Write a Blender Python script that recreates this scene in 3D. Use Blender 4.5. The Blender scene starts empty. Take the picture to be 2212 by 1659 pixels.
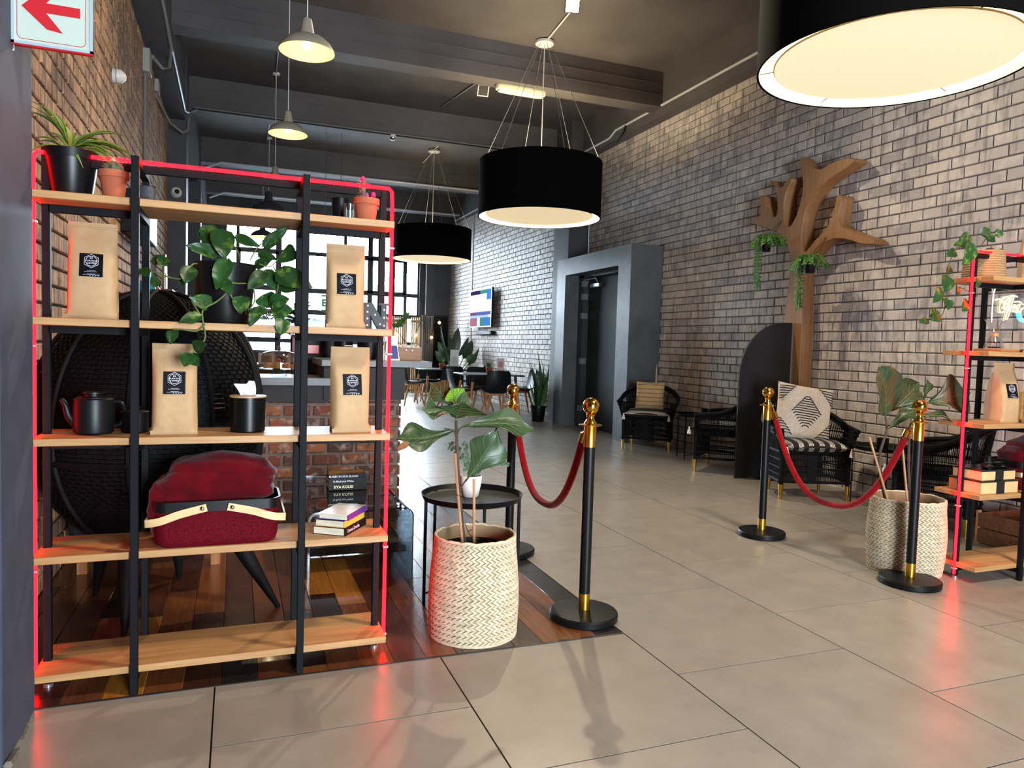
import bpy, bmesh, math, random
from mathutils import Vector, Matrix, noise as mnoise
random.seed(7)
PI = math.pi
sc = bpy.context.scene
COL = sc.collection
# ------------------------------------------------------------------ camera
FPX, PPX, PPY, CAMH = 1560.0, 1106.0, 829.5, 1.25
def _n(v): return v.normalized()
_yd = _n(Vector((512 - PPX, 730 - PPY, FPX)))
_xd = Vector((5200 - PPX, 870 - PPY, FPX)); _xd = _n(_xd - _yd * _xd.dot(_yd))
_zd = _n(_yd.cross(_xd))
if _zd.y > 0: _zd = -_zd
CAM = Vector((0, 0, CAMH))
def ray(px, py):
    d = Vector((px - PPX, py - PPY, FPX))
    return Vector((_xd.dot(d), _yd.dot(d), _zd.dot(d)))
def at(px, py, Y):
    d = ray(px, py); return CAM + d * (Y / d.y)
def cam_depth(p):
    q = Vector(p) - CAM
    return Vector((_xd.z, _yd.z, _zd.z)).dot(q)
def proj(p):
    q = Vector(p) - CAM
    x = _xd.x*q.x + _yd.x*q.y + _zd.x*q.z
    y = _xd.y*q.x + _yd.y*q.y + _zd.y*q.z
    z = _xd.z*q.x + _yd.z*q.y + _zd.z*q.z
    return (PPX + FPX*x/z, PPY + FPX*y/z, z)
cd = bpy.data.cameras.new('camera'); cam = bpy.data.objects.new('camera', cd); COL.objects.link(cam)
cd.sensor_width = 36; cd.lens = FPX / 2212 * 36; cd.clip_start = .05; cd.clip_end = 200
right = Vector((_xd.x, _yd.x, _zd.x)); down = Vector((_xd.y, _yd.y, _zd.y)); fwd = Vector((_xd.z, _yd.z, _zd.z))
M = Matrix((right, -down, -fwd)).transposed().to_4x4(); M.translation = CAM
cam.matrix_world = M
sc.camera = cam
# ------------------------------------------------------------------ view
sc.view_settings.view_transform = 'Standard'; sc.view_settings.look = 'None'
sc.view_settings.gamma = 1; sc.view_settings.use_curve_mapping = False
sc.view_settings.exposure = 1.2
# ------------------------------------------------------------------ sky: even bright overcast
w = bpy.data.worlds.new('overcast_sky'); sc.world = w; w.use_nodes = True
bg = w.node_tree.nodes['Background']; bg.inputs[0].default_value = (.80, .91, 1.0, 1); bg.inputs[1].default_value = 38.0
def light(name, kind, loc, energy, color, **k):
    l = bpy.data.lights.new(name, kind); l.energy = energy; l.color = color
    tgt = k.pop('target', None)
    for a, b in k.items(): setattr(l, a, b)
    o = bpy.data.objects.new(name, l); COL.objects.link(o); o.location = loc
    if tgt is not None:
        o.rotation_euler = (Vector(tgt) - Vector(loc)).to_track_quat('-Z', 'Y').to_euler()
    return o
# daylight openings: portals guide sky light through back window and added unseen entrance
def portal(name, loc, target, sx, sy):
    o = light(name, 'AREA', loc, 1, (1, 1, 1), shape='RECTANGLE', size=sx, size_y=sy, target=target)
    o.data.cycles.is_portal = True
    return o
portal('window_portal', (2.05, 18.75, 2.4), (2.05, 0, 2.4), 4.9, 3.3)
portal('entrance_portal', (1.6, -3.62, 1.15), (1.6, 5, 1.15), 1.6, 2.3)
WARM = (1.0, .80, .52)
# ------------------------------------------------------------------ helpers
def s2l(c): 
    c /= 255.0
    return c / 12.92 if c <= .04045 else ((c + .055) / 1.055) ** 2.4
def C(r, g, b): return (s2l(r), s2l(g), s2l(b))
def thing(name, label, cat, loc=(0, 0, 0), rz=0.0, group=None, kind=None, parent=None):
    o = bpy.data.objects.new(name, None); COL.objects.link(o); o.empty_display_size = .05
    o.location = loc; o.rotation_euler = (0, 0, rz)
    if label: o['label'] = label
    if cat: o['category'] = cat
    if group: o['group'] = group
    if kind: o['kind'] = kind
    if parent: o.parent = parent
    return o
def tag(o, label=None, cat=None, group=None, kind=None):
    if label: o['label'] = label
    if cat: o['category'] = cat
    if group: o['group'] = group
    if kind: o['kind'] = kind
    return o
def frame_from(d):
    d = Vector(d).normalized()
    a = Vector((0, 0, 1)) if abs(d.z) < .9 else Vector((1, 0, 0))
    u = d.cross(a).normalized(); v = d.cross(u).normalized()
    return u, v
class MB:
    def __init__(s): s.v = []; s.f = []
    def add(s, vs, fs):
        n = len(s.v); s.v += [tuple(p) for p in vs]; s.f += [tuple(i + n for i in f) for f in fs]; return s
    def box(s, x0, x1, y0, y1, z0, z1, bev=0):
        if bev <= 0:
            vs = [(x, y, z) for x in (x0, x1) for y in (y0, y1) for z in (z0, z1)]
            return s.add(vs, [(0,1,3,2),(4,6,7,5),(0,4,5,1),(2,3,7,6),(0,2,6,4),(1,5,7,3)])
        b = bev
        vs = []
        for x, bx in ((x0, b), (x1, -b)):
            for y, by in ((y0, b), (y1, -b)):
                for z, bz in ((z0, b), (z1, -b)):
                    vs += [(x, y+by, z+bz), (x+bx, y, z+bz), (x+bx, y+by, z)]
        def i(a, bq, c, k): return ((a*2+bq)*2+c)*3+k
        fs = []
        for a in (0, 1): fs.append((i(a,0,0,0), i(a,1,0,0), i(a,1,1,0), i(a,0,1,0)))
        for a in (0, 1): fs.append((i(0,a,0,1), i(1,a,0,1), i(1,a,1,1), i(0,a,1,1)))
        for a in (0, 1): fs.append((i(0,0,a,2), i(1,0,a,2), i(1,1,a,2), i(0,1,a,2)))
        for a in (0, 1):
            for c in (0, 1):
                fs.append((i(a,c,0,0), i(a,c,1,0), i(a,c,1,1), i(a,c,0,1)))
                fs.append((i(a,0,c,0), i(a,1,c,0), i(a,1,c,2), i(a,0,c,2)))
                fs.append((i(0,a,c,1), i(1,a,c,1), i(1,a,c,2), i(0,a,c,2)))
        for a in (0,1):
            for bq in (0,1):
                for c in (0,1): fs.append((i(a,bq,c,0), i(a,bq,c,1), i(a,bq,c,2)))
        return s.add(vs, fs)
    def bar(s, p, q, w, h=None, up=(0, 0, 1)):
        """box of width w and height h along p->q"""
        h = h or w; p = Vector(p); q = Vector(q); d = (q - p).normalized()
        upv = Vector(up)
        if abs(d.dot(upv)) > .98: upv = Vector((0, 1, 0))
        a = d.cross(upv).normalized() * (w / 2); b = a.cross(d).normalized() * (h / 2)
        vs = [p-a-b, p+a-b, p+a+b, p-a+b, q-a-b, q+a-b, q+a+b, q-a+b]
        return s.add(vs, [(0,1,2,3),(4,7,6,5),(0,4,5,1),(1,5,6,2),(2,6,7,3),(3,7,4,0)])
    def tube(s, pts, r, n=8, closed=False, cap=True):
        pts = [Vector(p) for p in pts]; m = len(pts)
        rs = r if isinstance(r, (list, tuple)) else [r] * m
        rings = []; u = None
        for i in range(m):
            if closed: d = pts[(i+1) % m] - pts[i-1]
            else: d = pts[min(i+1, m-1)] - pts[max(i-1, 0)]
            if d.length < 1e-9: d = Vector((0, 0, 1))
            d.normalize()
            if u is None: u, _ = frame_from(d)
            u = (u - d * u.dot(d))
            if u.length < 1e-6: u, _ = frame_from(d)
            u.normalize(); v = d.cross(u)
            rings.append([pts[i] + (u*math.cos(2*PI*k/n) + v*math.sin(2*PI*k/n)) * rs[i] for k in range(n)])
        vs = [p for rg in rings for p in rg]; fs = []
        for i in range(m if closed else m-1):
            j = (i+1) % m
            for k in range(n): fs.append((i*n+k, i*n+(k+1) % n, j*n+(k+1) % n, j*n+k))
        if cap and not closed: fs += [tuple(range(n)), tuple((m-1)*n+k for k in range(n))]
        return s.add(vs, fs)
    def lathe(s, prof, n=32, c=(0, 0, 0), sx=1, sy=1, cap=True):
        vs = []; fs = []
        for r, z in prof:
            for k in range(n): vs.append((c[0]+r*sx*math.cos(2*PI*k/n), c[1]+r*sy*math.sin(2*PI*k/n), c[2]+z))
        for i in range(len(prof)-1):
            for k in range(n): fs.append((i*n+k, i*n+(k+1) % n, (i+1)*n+(k+1) % n, (i+1)*n+k))
        if cap:
            if prof[0][0] > 1e-5: fs.append(tuple(range(n)))
            if prof[-1][0] > 1e-5: fs.append(tuple((len(prof)-1)*n+k for k in range(n)))
        return s.add(vs, fs)
    def ball(s, c, r, nu=16, nv=10, sc3=(1, 1, 1)):
        prof = []
        for i in range(nv+1):
            a = -PI/2 + PI*i/nv; prof.append((max(r*math.cos(a), 1e-4), r*math.sin(a)*sc3[2]))
        return s.lathe(prof, nu, c, sc3[0], sc3[1])
    def prism(s, poly, a, b, fn):
        """poly of (u,v); fn(u,v,w)->xyz; extruded from w=a to w=b"""
        n = len(poly); vs = [fn(u, v, a) for u, v in poly] + [fn(u, v, b) for u, v in poly]
        fs = [tuple(range(n)), tuple(range(2*n-1, n-1, -1))] + [(i, (i+1) % n, n+(i+1) % n, n+i) for i in range(n)]
        return s.add(vs, fs)
    def grid(s, P, closed_u=False):
        m = len(P); n = len(P[0]); vs = [p for row in P for p in row]; fs = []
        for i in range(m-1):
            for j in range(n if closed_u else n-1):
                fs.append((i*n+j, i*n+(j+1) % n, (i+1)*n+(j+1) % n, (i+1)*n+j))
        return s.add(vs, fs)
    def xf(s, M4):
        s.v = [tuple(M4 @ Vector(p)) for p in s.v]; return s
    def data(s, name, mat, sharp=38, fix=True):
        me = bpy.data.meshes.new(name); me.from_pydata(s.v, [], s.f)
        if fix:
            bm = bmesh.new(); bm.from_mesh(me); bmesh.ops.recalc_face_normals(bm, faces=bm.faces); bm.to_mesh(me); bm.free()
        if sharp:
            me.polygons.foreach_set('use_smooth', [True]*len(me.polygons)); me.set_sharp_from_angle(angle=math.radians(sharp))
        if mat: me.materials.append(mat)
        return me
    def build(s, name, mat, parent=None, w=False, sharp=38, fix=True, label=None):
        if w and parent is not None:
            o = parent.location; pp = parent.parent
            off = Vector(o)
            while pp is not None: off = off + Vector(pp.location); pp = pp.parent
            s.v = [(p[0]-off.x, p[1]-off.y, p[2]-off.z) for p in s.v]
        ob = bpy.data.objects.new(name, s.data(name, mat, sharp, fix)); COL.objects.link(ob)
        if parent is not None: ob.parent = parent
        if label: ob['label'] = label
        return ob
def copy_tree(o, parent=None):
    c = o.copy(); COL.objects.link(c); c.parent = parent
    for ch in list(o.children): copy_tree(ch, c)
    return c
def inst(name, me, parent=None, loc=(0, 0, 0), rot=(0, 0, 0)):
    o = bpy.data.objects.new(name, me); COL.objects.link(o); o.location = loc; o.rotation_euler = rot
    if parent is not None: o.parent = parent
    return o
def text_mb(txt, size, origin, ux, uy, depth=.0008, align='CENTER', bold=0.0, spacing=1.0):
    """flat raised lettering: glyph outlines of the built-in font laid on the plane (origin, ux, uy)"""
    cu = bpy.data.curves.new('t', 'FONT'); cu.body = txt; cu.size = size; cu.align_x = align; cu.align_y = 'CENTER'
    cu.offset = bold; cu.resolution_u = 2; cu.space_character = spacing
    ob = bpy.data.objects.new('t', cu); COL.objects.link(ob)
    dg = bpy.context.evaluated_depsgraph_get(); me = ob.evaluated_get(dg).to_mesh()
    ux = Vector(ux).normalized(); uy = Vector(uy).normalized(); un = ux.cross(uy); o = Vector(origin)
    mb = MB()
    vs = [o + ux*v.co.x + uy*v.co.y + un*depth for v in me.vertices]
    mb.add(vs, [tuple(p.vertices) for p in me.polygons])
    ob.evaluated_get(dg).to_mesh_clear(); bpy.data.objects.remove(ob); bpy.data.curves.remove(cu)
    return mb
def bez(p0, p1, p2, p3, n=12):
    p0, p1, p2, p3 = map(Vector, (p0, p1, p2, p3)); out = []
    for i in range(n+1):
        t = i/n; out.append(p0*(1-t)**3 + p1*3*t*(1-t)**2 + p2*3*t*t*(1-t) + p3*t**3)
    return out
def spline(pts, n=6):
    pts = [Vector(p) for p in pts]; out = []
    for i in range(len(pts)-1):
        a = pts[max(i-1, 0)]; b = pts[i]; c = pts[i+1]; d = pts[min(i+2, len(pts)-1)]
        for k in range(n):
            t = k/n; out.append(.5*((2*b)+(c-a)*t+(2*a-5*b+4*c-d)*t*t+(3*b-a-3*c+d)*t**3))
    out.append(pts[-1]); return out
# ------------------------------------------------------------------ materials
MATS = {}
def mat(name, col, rough=.5, metal=0.0, col2=None, nscale=8.0, stretch=(1, 1, 1), bump=0.0, bscale=None, spec=.5, emit=None, estr=0.0,
        coat=0.0, contrast=(.35, .65), trans=0.0, ior=1.45, alpha=1.0, sheen=0.0, coord='Object', piece=0.0, detail=5.0, rvar=0.0, aniso=None, bdist=.004):
    if name in MATS: return MATS[name]
    m = bpy.data.materials.new(name); m.use_nodes = True; nt = m.node_tree; N = nt.nodes; L = nt.links
    b = N['Principled BSDF']
    b.inputs['Base Color'].default_value = (*col, 1); b.inputs['Roughness'].default_value = rough; b.inputs['Metallic'].default_value = metal
    b.inputs['Specular IOR Level'].default_value = spec; b.inputs['IOR'].default_value = ior
    b.inputs['Transmission Weight'].default_value = trans; b.inputs['Alpha'].default_value = alpha
    b.inputs['Coat Weight'].default_value = coat; b.inputs['Coat Roughness'].default_value = .08
    b.inputs['Sheen Weight'].default_value = sheen
    if emit: b.inputs['Emission Color'].default_value = (*emit, 1); b.inputs['Emission Strength'].default_value = estr
    MATS[name] = m
    src = None
    if col2 or bump or rvar:
        if coord == 'World': g = N.new('ShaderNodeNewGeometry'); vec = g.outputs['Position']
        else: g = N.new('ShaderNodeTexCoord'); vec = g.outputs[coord]
        mp = N.new('ShaderNodeMapping'); mp.inputs['Scale'].default_value = stretch; L.new(vec, mp.inputs['Vector'])
        if piece:
            oi = N.new('ShaderNodeObjectInfo'); vm = N.new('ShaderNodeVectorMath'); vm.operation = 'SCALE'; vm.inputs[0].default_value = (17, 31, 13)
            L.new(oi.outputs['Random'], vm.inputs['Scale']); L.new(vm.outputs[0], mp.inputs['Location'])
        src = mp.outputs[0]
    fac = None
    if col2 or rvar:
        n = N.new('ShaderNodeTexNoise'); n.inputs['Scale'].default_value = nscale; n.inputs['Detail'].default_value = detail; n.inputs['Roughness'].default_value = .62
        L.new(src, n.inputs['Vector'])
        rp = N.new('ShaderNodeMapRange'); rp.inputs['From Min'].default_value = contrast[0]; rp.inputs['From Max'].default_value = contrast[1]
        L.new(n.outputs['Fac'], rp.inputs['Value']); fac = rp.outputs[0]
    if col2:
        mx = N.new('ShaderNodeMix'); mx.data_type = 'RGBA'; mx.inputs['A'].default_value = (*col, 1); mx.inputs['B'].default_value = (*col2, 1)
        L.new(fac, mx.inputs['Factor']); out = mx.outputs['Result']
        if piece:
            gi = N.new('ShaderNodeNewGeometry'); ad = N.new('ShaderNodeMath'); ad.operation = 'ADD'
            L.new(gi.outputs['Random Per Island'], ad.inputs[0]); L.new(oi.outputs['Random'], ad.inputs[1])
            fr = N.new('ShaderNodeMath'); fr.operation = 'FRACT'; L.new(ad.outputs[0], fr.inputs[0])
            mr = N.new('ShaderNodeMapRange'); mr.inputs['To Min'].default_value = 1-piece; mr.inputs['To Max'].default_value = 1+piece; L.new(fr.outputs[0], mr.inputs['Value'])
            hs = N.new('ShaderNodeHueSaturation'); L.new(out, hs.inputs['Color']); L.new(mr.outputs[0], hs.inputs['Value']); out = hs.outputs[0]
        L.new(out, b.inputs['Base Color'])
    if rvar:
        mr2 = N.new('ShaderNodeMapRange'); mr2.inputs['To Min'].default_value = max(rough-rvar, .02); mr2.inputs['To Max'].default_value = rough+rvar
        L.new(fac, mr2.inputs['Value']); L.new(mr2.outputs[0], b.inputs['Roughness'])
    if bump:
        n2 = N.new('ShaderNodeTexNoise'); n2.inputs['Scale'].default_value = bscale or nscale*4; n2.inputs['Detail'].default_value = 4
        L.new(src, n2.inputs['Vector'])
        bp = N.new('ShaderNodeBump'); bp.inputs['Strength'].default_value = bump; bp.inputs['Distance'].default_value = bdist
        L.new(n2.outputs['Fac'], bp.inputs['Height']); L.new(bp.outputs[0], b.inputs['Normal'])
    return m
def emis(name, col, strength):
    if name in MATS: return MATS[name]
    m = bpy.data.materials.new(name); m.use_nodes = True; nt = m.node_tree; nt.nodes.remove(nt.nodes['Principled BSDF'])
    e = nt.nodes.new('ShaderNodeEmission'); e.inputs[0].default_value = (*col, 1); e.inputs[1].default_value = strength
    nt.links.new(e.outputs[0], nt.nodes['Material Output'].inputs[0]); MATS[name] = m; return m
def clear_glass(name, tint=(.95, .98, 1), gl=.07, rough=.02):
    if name in MATS: return MATS[name]
    m = bpy.data.materials.new(name); m.use_nodes = True; nt = m.node_tree; N = nt.nodes; L = nt.links; N.remove(N['Principled BSDF'])
    t = N.new('ShaderNodeBsdfTransparent'); t.inputs[0].default_value = (*tint, 1)
    g = N.new('ShaderNodeBsdfGlossy'); g.inputs['Roughness'].default_value = rough
    lw = N.new('ShaderNodeLayerWeight'); lw.inputs['Blend'].default_value = .25
    mr = N.new('ShaderNodeMapRange'); mr.inputs['To Min'].default_value = gl; mr.inputs['To Max'].default_value = .75; L.new(lw.outputs['Facing'], mr.inputs['Value'])
    mx = N.new('ShaderNodeMixShader'); L.new(mr.outputs[0], mx.inputs[0]); L.new(t.outputs[0], mx.inputs[1]); L.new(g.outputs[0], mx.inputs[2])
    L.new(mx.outputs[0], N['Material Output'].inputs[0]); MATS[name] = m; return m
def wood(name, c1, c2, rough=.45, grain=(1.2, 22, 22), coat=0.0, piece=.0, coord='Object', nscale=2.2, knots=False):
    m = mat(name, c1, rough, col2=c2, nscale=nscale, stretch=grain, bump=.12, bscale=9, coat=coat, contrast=(.3, .72), piece=piece, coord=coord, detail=8)
    if knots and 'knots' not in m:
        m['knots'] = 1; N = m.node_tree.nodes; L = m.node_tree.links; b = N['Principled BSDF']; src = b.inputs['Base Color'].links[0].from_socket
        g = N.new('ShaderNodeNewGeometry'); mp = N.new('ShaderNodeMapping'); mp.inputs['Scale'].default_value = (2.6, 5.5, 6); L.new(g.outputs['Position'], mp.inputs[0])
        v = N.new('ShaderNodeTexVoronoi'); v.inputs['Scale'].default_value = 1.0; L.new(mp.outputs[0], v.inputs['Vector'])
        mr = N.new('ShaderNodeMapRange'); mr.inputs['From Min'].default_value = .07; mr.inputs['From Max'].default_value = .02; mr.inputs['To Max'].default_value = .85; L.new(v.outputs['Distance'], mr.inputs['Value'])
        mx = N.new('ShaderNodeMix'); mx.data_type = 'RGBA'; L.new(mr.outputs[0], mx.inputs['Factor']); L.new(src, mx.inputs['A']); mx.inputs['B'].default_value = (*C(96, 60, 32), 1); L.new(mx.outputs['Result'], b.inputs['Base Color'])
    return m
black_metal = mat('black_powder_coated_steel', C(10, 11, 15), .6, col2=C(13, 14, 18), nscale=30, spec=.14)
dark_paint = mat('charcoal_painted_concrete', C(58, 58, 62), .62, col2=C(70, 70, 73), nscale=3, bump=.25, bscale=35, bdist=.006)
ceil_paint = mat('charcoal_ceiling_paint', C(74, 70, 71), .6, col2=C(86, 82, 83), nscale=1.4, bump=.2, bscale=26, bdist=.006)
pine = wood('knotty_pine', C(180, 140, 92), C(148, 104, 60), .5, knots=True)
oak = wood('oak_veneer', C(154, 112, 70), C(124, 86, 50), .5, grain=(14, 14, 1.0))
beech = wood('beech_leg', C(190, 134, 84), C(160, 106, 62), .45, grain=(20, 20, 1.5))
gold = mat('polished_brass', C(214, 166, 74), .16, 1.0)
gold_brush = mat('brushed_brass', C(205, 160, 62), .3, 1.0)
black_sat = mat('satin_black_enamel', C(9, 10, 12), .42, spec=.25)
black_gloss = mat('gloss_black', C(7, 7, 9), .4, spec=.2)
black_rattan = mat('black_rattan', C(7, 7, 9), .65, spec=.18, col2=C(12, 12, 14), nscale=60, bump=.5, bscale=120)
kraft = mat('kraft_paper', C(176, 143, 104), .65, col2=C(160, 127, 90), nscale=7, bump=.6, bscale=12, bdist=.012)
terracotta = mat('terracotta', C(162, 86, 58), .8, col2=C(148, 76, 50), nscale=14)
white_paint = mat('white_enamel', C(226, 224, 218), .4)
white_plastic = mat('white_plastic', C(214, 214, 212), .35)
steel = mat('galvanised_steel', C(160, 162, 165), .35, .8)
chrome = mat('chrome', C(220, 222, 225), .12, 1.0)
red_velvet = mat('crimson_velvet', C(88, 3, 14), .95, spec=.1, col2=C(62, 1, 9), nscale=10, sheen=.12, bump=.2, bscale=60)
rope_red = mat('red_velvet_rope', C(142, 3, 10), .9, spec=.1, col2=C(120, 2, 8), nscale=40, sheen=.15)
soil = mat('potting_soil', C(40, 30, 24), .95, col2=C(24, 18, 14), nscale=40, bump=.8)
green_pothos = mat('pothos_leaf', C(27, 58, 22), .38, col2=C(98, 122, 50), nscale=26, contrast=(.54, .74), piece=.3)
green_dark = mat('fig_leaf', C(34, 52, 32), .4, col2=C(46, 66, 36), nscale=9, piece=.15)
green_vein = mat('leaf_vein', C(82, 102, 58), .5)
green_fern = mat('fern_leaf', C(56, 106, 34), .5, col2=C(86, 130, 44), nscale=20, piece=.2)
green_blade = mat('blade_leaf', C(36, 66, 40), .38, col2=C(60, 92, 52), nscale=30, stretch=(1, 1, .3), piece=.15)
green_grass = mat('grass_leaf', C(106, 122, 44), .5, col2=C(74, 96, 32), nscale=14, piece=.2)
bark = mat('bark', C(84, 68, 56), .85, col2=C(52, 42, 36), nscale=26, stretch=(1, 1, .3), bump=.6)
cane = mat('bamboo_cane', C(178, 140, 102), .6, col2=C(150, 112, 78), nscale=10, stretch=(1, 1, .2))
paper = mat('book_pages', C(214, 204, 184), .8, col2=C(190, 180, 160), nscale=90, stretch=(.1, .1, 1))
cloth_white = mat('white_cotton', C(226, 222, 212), .9)
glass = clear_glass('clear_glass')
# ------------------------------------------------------------------ structure
XL, XR, YB, ZC = -.88, 5.37, 18.5, 4.9
WOODX, WOODY = 1.606, 2.735
tile_m = mat('porcelain_floor_tile', C(147, 139, 129), .32, col2=C(134, 127, 117), nscale=5, rvar=.04, coord='World', piece=.04, detail=9)
grout = mat('dark_grout', C(44, 38, 34), .9, spec=.1)
floor = MB().box(-3.5, XR+.1, -4, YB+.3, -.1, -.006).build('floor', grout); tag(floor, kind='structure')
TS, GAP = .8345, .0028
tile_full = MB().box(-TS/2+GAP, TS/2-GAP, -TS/2+GAP, TS/2-GAP, -.012, 0).data('tile', tile_m)
k = -6
for k in range(-5, 6):
    x0 = WOODX + k*TS; x1 = x0 + TS
    off = 2.316 if k % 2 == 0 else 2.735
    for j in range(-7, 22):
        y0 = off + j*TS; y1 = y0 + TS
        if x1 < -2.6 or y1 < -.6 or y0 > YB: continue
        cx0, cx1, cy0, cy1 = x0, min(x1, XR), y0, min(y1, YB)
        if x1 <= WOODX+.01:
            if y0 >= WOODY-.01: continue
            cy1 = min(cy1, WOODY)
        if cx1-cx0 < .03 or cy1-cy0 < .03: continue
        if abs(cx1-cx0-TS) < 1e-4 and abs(cy1-cy0-TS) < 1e-4:
            inst('tile', tile_full, floor, ((x0+x1)/2, (y0+y1)/2, 0))
        else:
            MB().box(cx0+GAP, cx1-GAP, cy0+GAP, cy1-GAP, -.012, 0).build('tile', tile_m, floor)
# timber floor of mixed planks
wf = MB().box(XL, WOODX-.002, WOODY+.002, 9.5, -.09, -.004).build('wood_floor', mat('floor_underlay', C(26, 18, 14), .8)); tag(wf, kind='structure')
pl_cols = [(C(70, 38, 26), C(48, 24, 16)), (C(94, 52, 32), C(66, 34, 20)), (C(44, 26, 22), C(28, 16, 14)), (C(122, 72, 38), C(92, 50, 24)),
           (C(168, 112, 44), C(140, 86, 30)), (C(60, 40, 34), C(40, 26, 22)), (C(36, 30, 30), C(24, 20, 20)), (C(110, 64, 40), C(82, 44, 26))]
pl_m = [wood('floor_plank_%d' % i, a, b, .26, grain=(24, 1.4, 10), coat=.25, coord='World') for i, (a, b) in enumerate(pl_cols)]
rp = random.Random(3)
pw = .1265; xs = WOODX-.004; ci = 0
plank_cache = {}
while xs > XL:
    xa = max(xs-pw, XL); y = WOODY+.004 - (rp.random()*.5 if ci else 0)
    first = True
    while y < 9.45:
        ln = rp.choice([.45, .6, .75, .95, 1.2]) if ci > 1 else rp.choice([.9, 1.2, 1.6])
        ya, yb = max(y, WOODY+.004), min(y+ln, 9.48)
        if yb-ya > .05:
            if ci == 0: im = 6
            elif ci == 1: im = 3 if first else rp.choice([0, 5, 1])
            else: im = rp.choices(range(8), [4, 4, 3.5, 3.5, 3, 4, 2, 3.5])[0]
            MB().box(xa+.0008, xs-.0008, ya+.0008, yb-.0008, -.008, .0015, .0012).build('plank', pl_m[im], wf)
            first = False
        y += ln
    xs = xa; ci += 1
# dark edging strip where the planks meet the tiles
MB().box(XL, WOODX, WOODY-.008, WOODY+.003, -.01, .0025).build('edging', mat('edging_strip', C(40, 34, 30), .5), wf)

def brick_mesh(ln, h, dep, mt, name='brick', jit=.0):
    """brick face in local (u along Y, v along Z), front toward +w"""
    mb = MB(); a, b = ln/2, h/2; c = .005
    bk = [(-a, -b, 0), (a, -b, 0), (a, b, 0), (-a, b, 0)]; md = [(u, v, dep-c) for u, v, _ in bk]
    fr = [(-a+c, -b+c, dep), (a-c, -b+c, dep), (a-c, b-c, dep), (-a+c, b-c, dep)]
    fs = []
    for i in range(4):
        j = (i+1) % 4; fs += [(i, j, 4+j, 4+i), (4+i, 4+j, 8+j, 8+i)]
    fs.append((8, 9, 10, 11))
    return bk+md+fr, fs
def brick_wall(parent, fn, u0, u1, v0, v1, course, blen, mortar, mt, holes=(), limit=300, seed=1, dep=.012, rot=None):
    """fn(u,v,w)->world; nearest visible bricks become parts, the rest one joined part"""
    rb = random.Random(seed); items = []
    r = 0; v = v0
    while v < v1 - .02:
        hh = min(course, v1-v); u = u0 - (blen/2 if r % 2 else 0) - rb.random()*.01
        while u < u1:
            a, b = max(u, u0), min(u+blen, u1); u += blen
            if b-a < .03: continue
            segs = [(a, b)]
            for (ha, hb, va, vb) in holes:
                if v+hh*.5 < va or v+hh*.5 > vb: continue
                ns = []
                for (p, q) in segs:
                    if q <= ha or p >= hb: ns.append((p, q)); continue
                    if p < ha-.03: ns.append((p, ha))
                    if q > hb+.03: ns.append((hb, q))
                segs = ns
            for (p, q) in segs:
                cu, cv = (p+q)/2, v+hh/2; P = Vector(fn(cu, cv, 0)); px, py, pz = proj(P)
                N = Vector(fn(cu, cv, 1)) - P
                d = (CAM-P); area = -1
                if pz > .3 and -30 < px < 2242 and -30 < py < 1689 and d.dot(N) > 0:
                    area = (q-p)*hh*d.normalized().dot(N)/d.length_squared
                items.append((area, p, q, v, hh, rb.random()*.005))
        v += course; r += 1
    items.sort(key=lambda t: -t[0])
    big = items[:limit]; rest = items[limit:]
    cache = {}
    E = [Vector(fn(1, 0, 0))-Vector(fn(0, 0, 0)), Vector(fn(0, 1, 0))-Vector(fn(0, 0, 0)), Vector(fn(0, 0, 1))-Vector(fn(0, 0, 0))]
    for area, p, q, v, hh, j in big:
        key = (round(q-p, 3), round(hh, 3), int(j*800))
        if key not in cache:
            vs, fs = brick_mesh(q-p-mortar, hh-mortar, dep+j, mt)
            mb = MB().add([E[0]*a+E[1]*b+E[2]*c for a, b, c in vs], fs)
            cache[key] = mb.data('brick', mt, 0)
        inst('brick', cache[key], parent, fn((p+q)/2, v+hh/2, 0))
    mb = MB()
    for area, p, q, v, hh, j in rest:
        vs, fs = brick_mesh(q-p-mortar, hh-mortar, dep+j, mt)
        cu, cv = (p+q)/2, v+hh/2
        mb.add([fn(cu+a, cv+b, c) for a, b, c in vs], fs)
    if mb.v:
        o = mb.build('brick_courses', mt, parent, sharp=0); o['kind'] = 'stuff'
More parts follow.
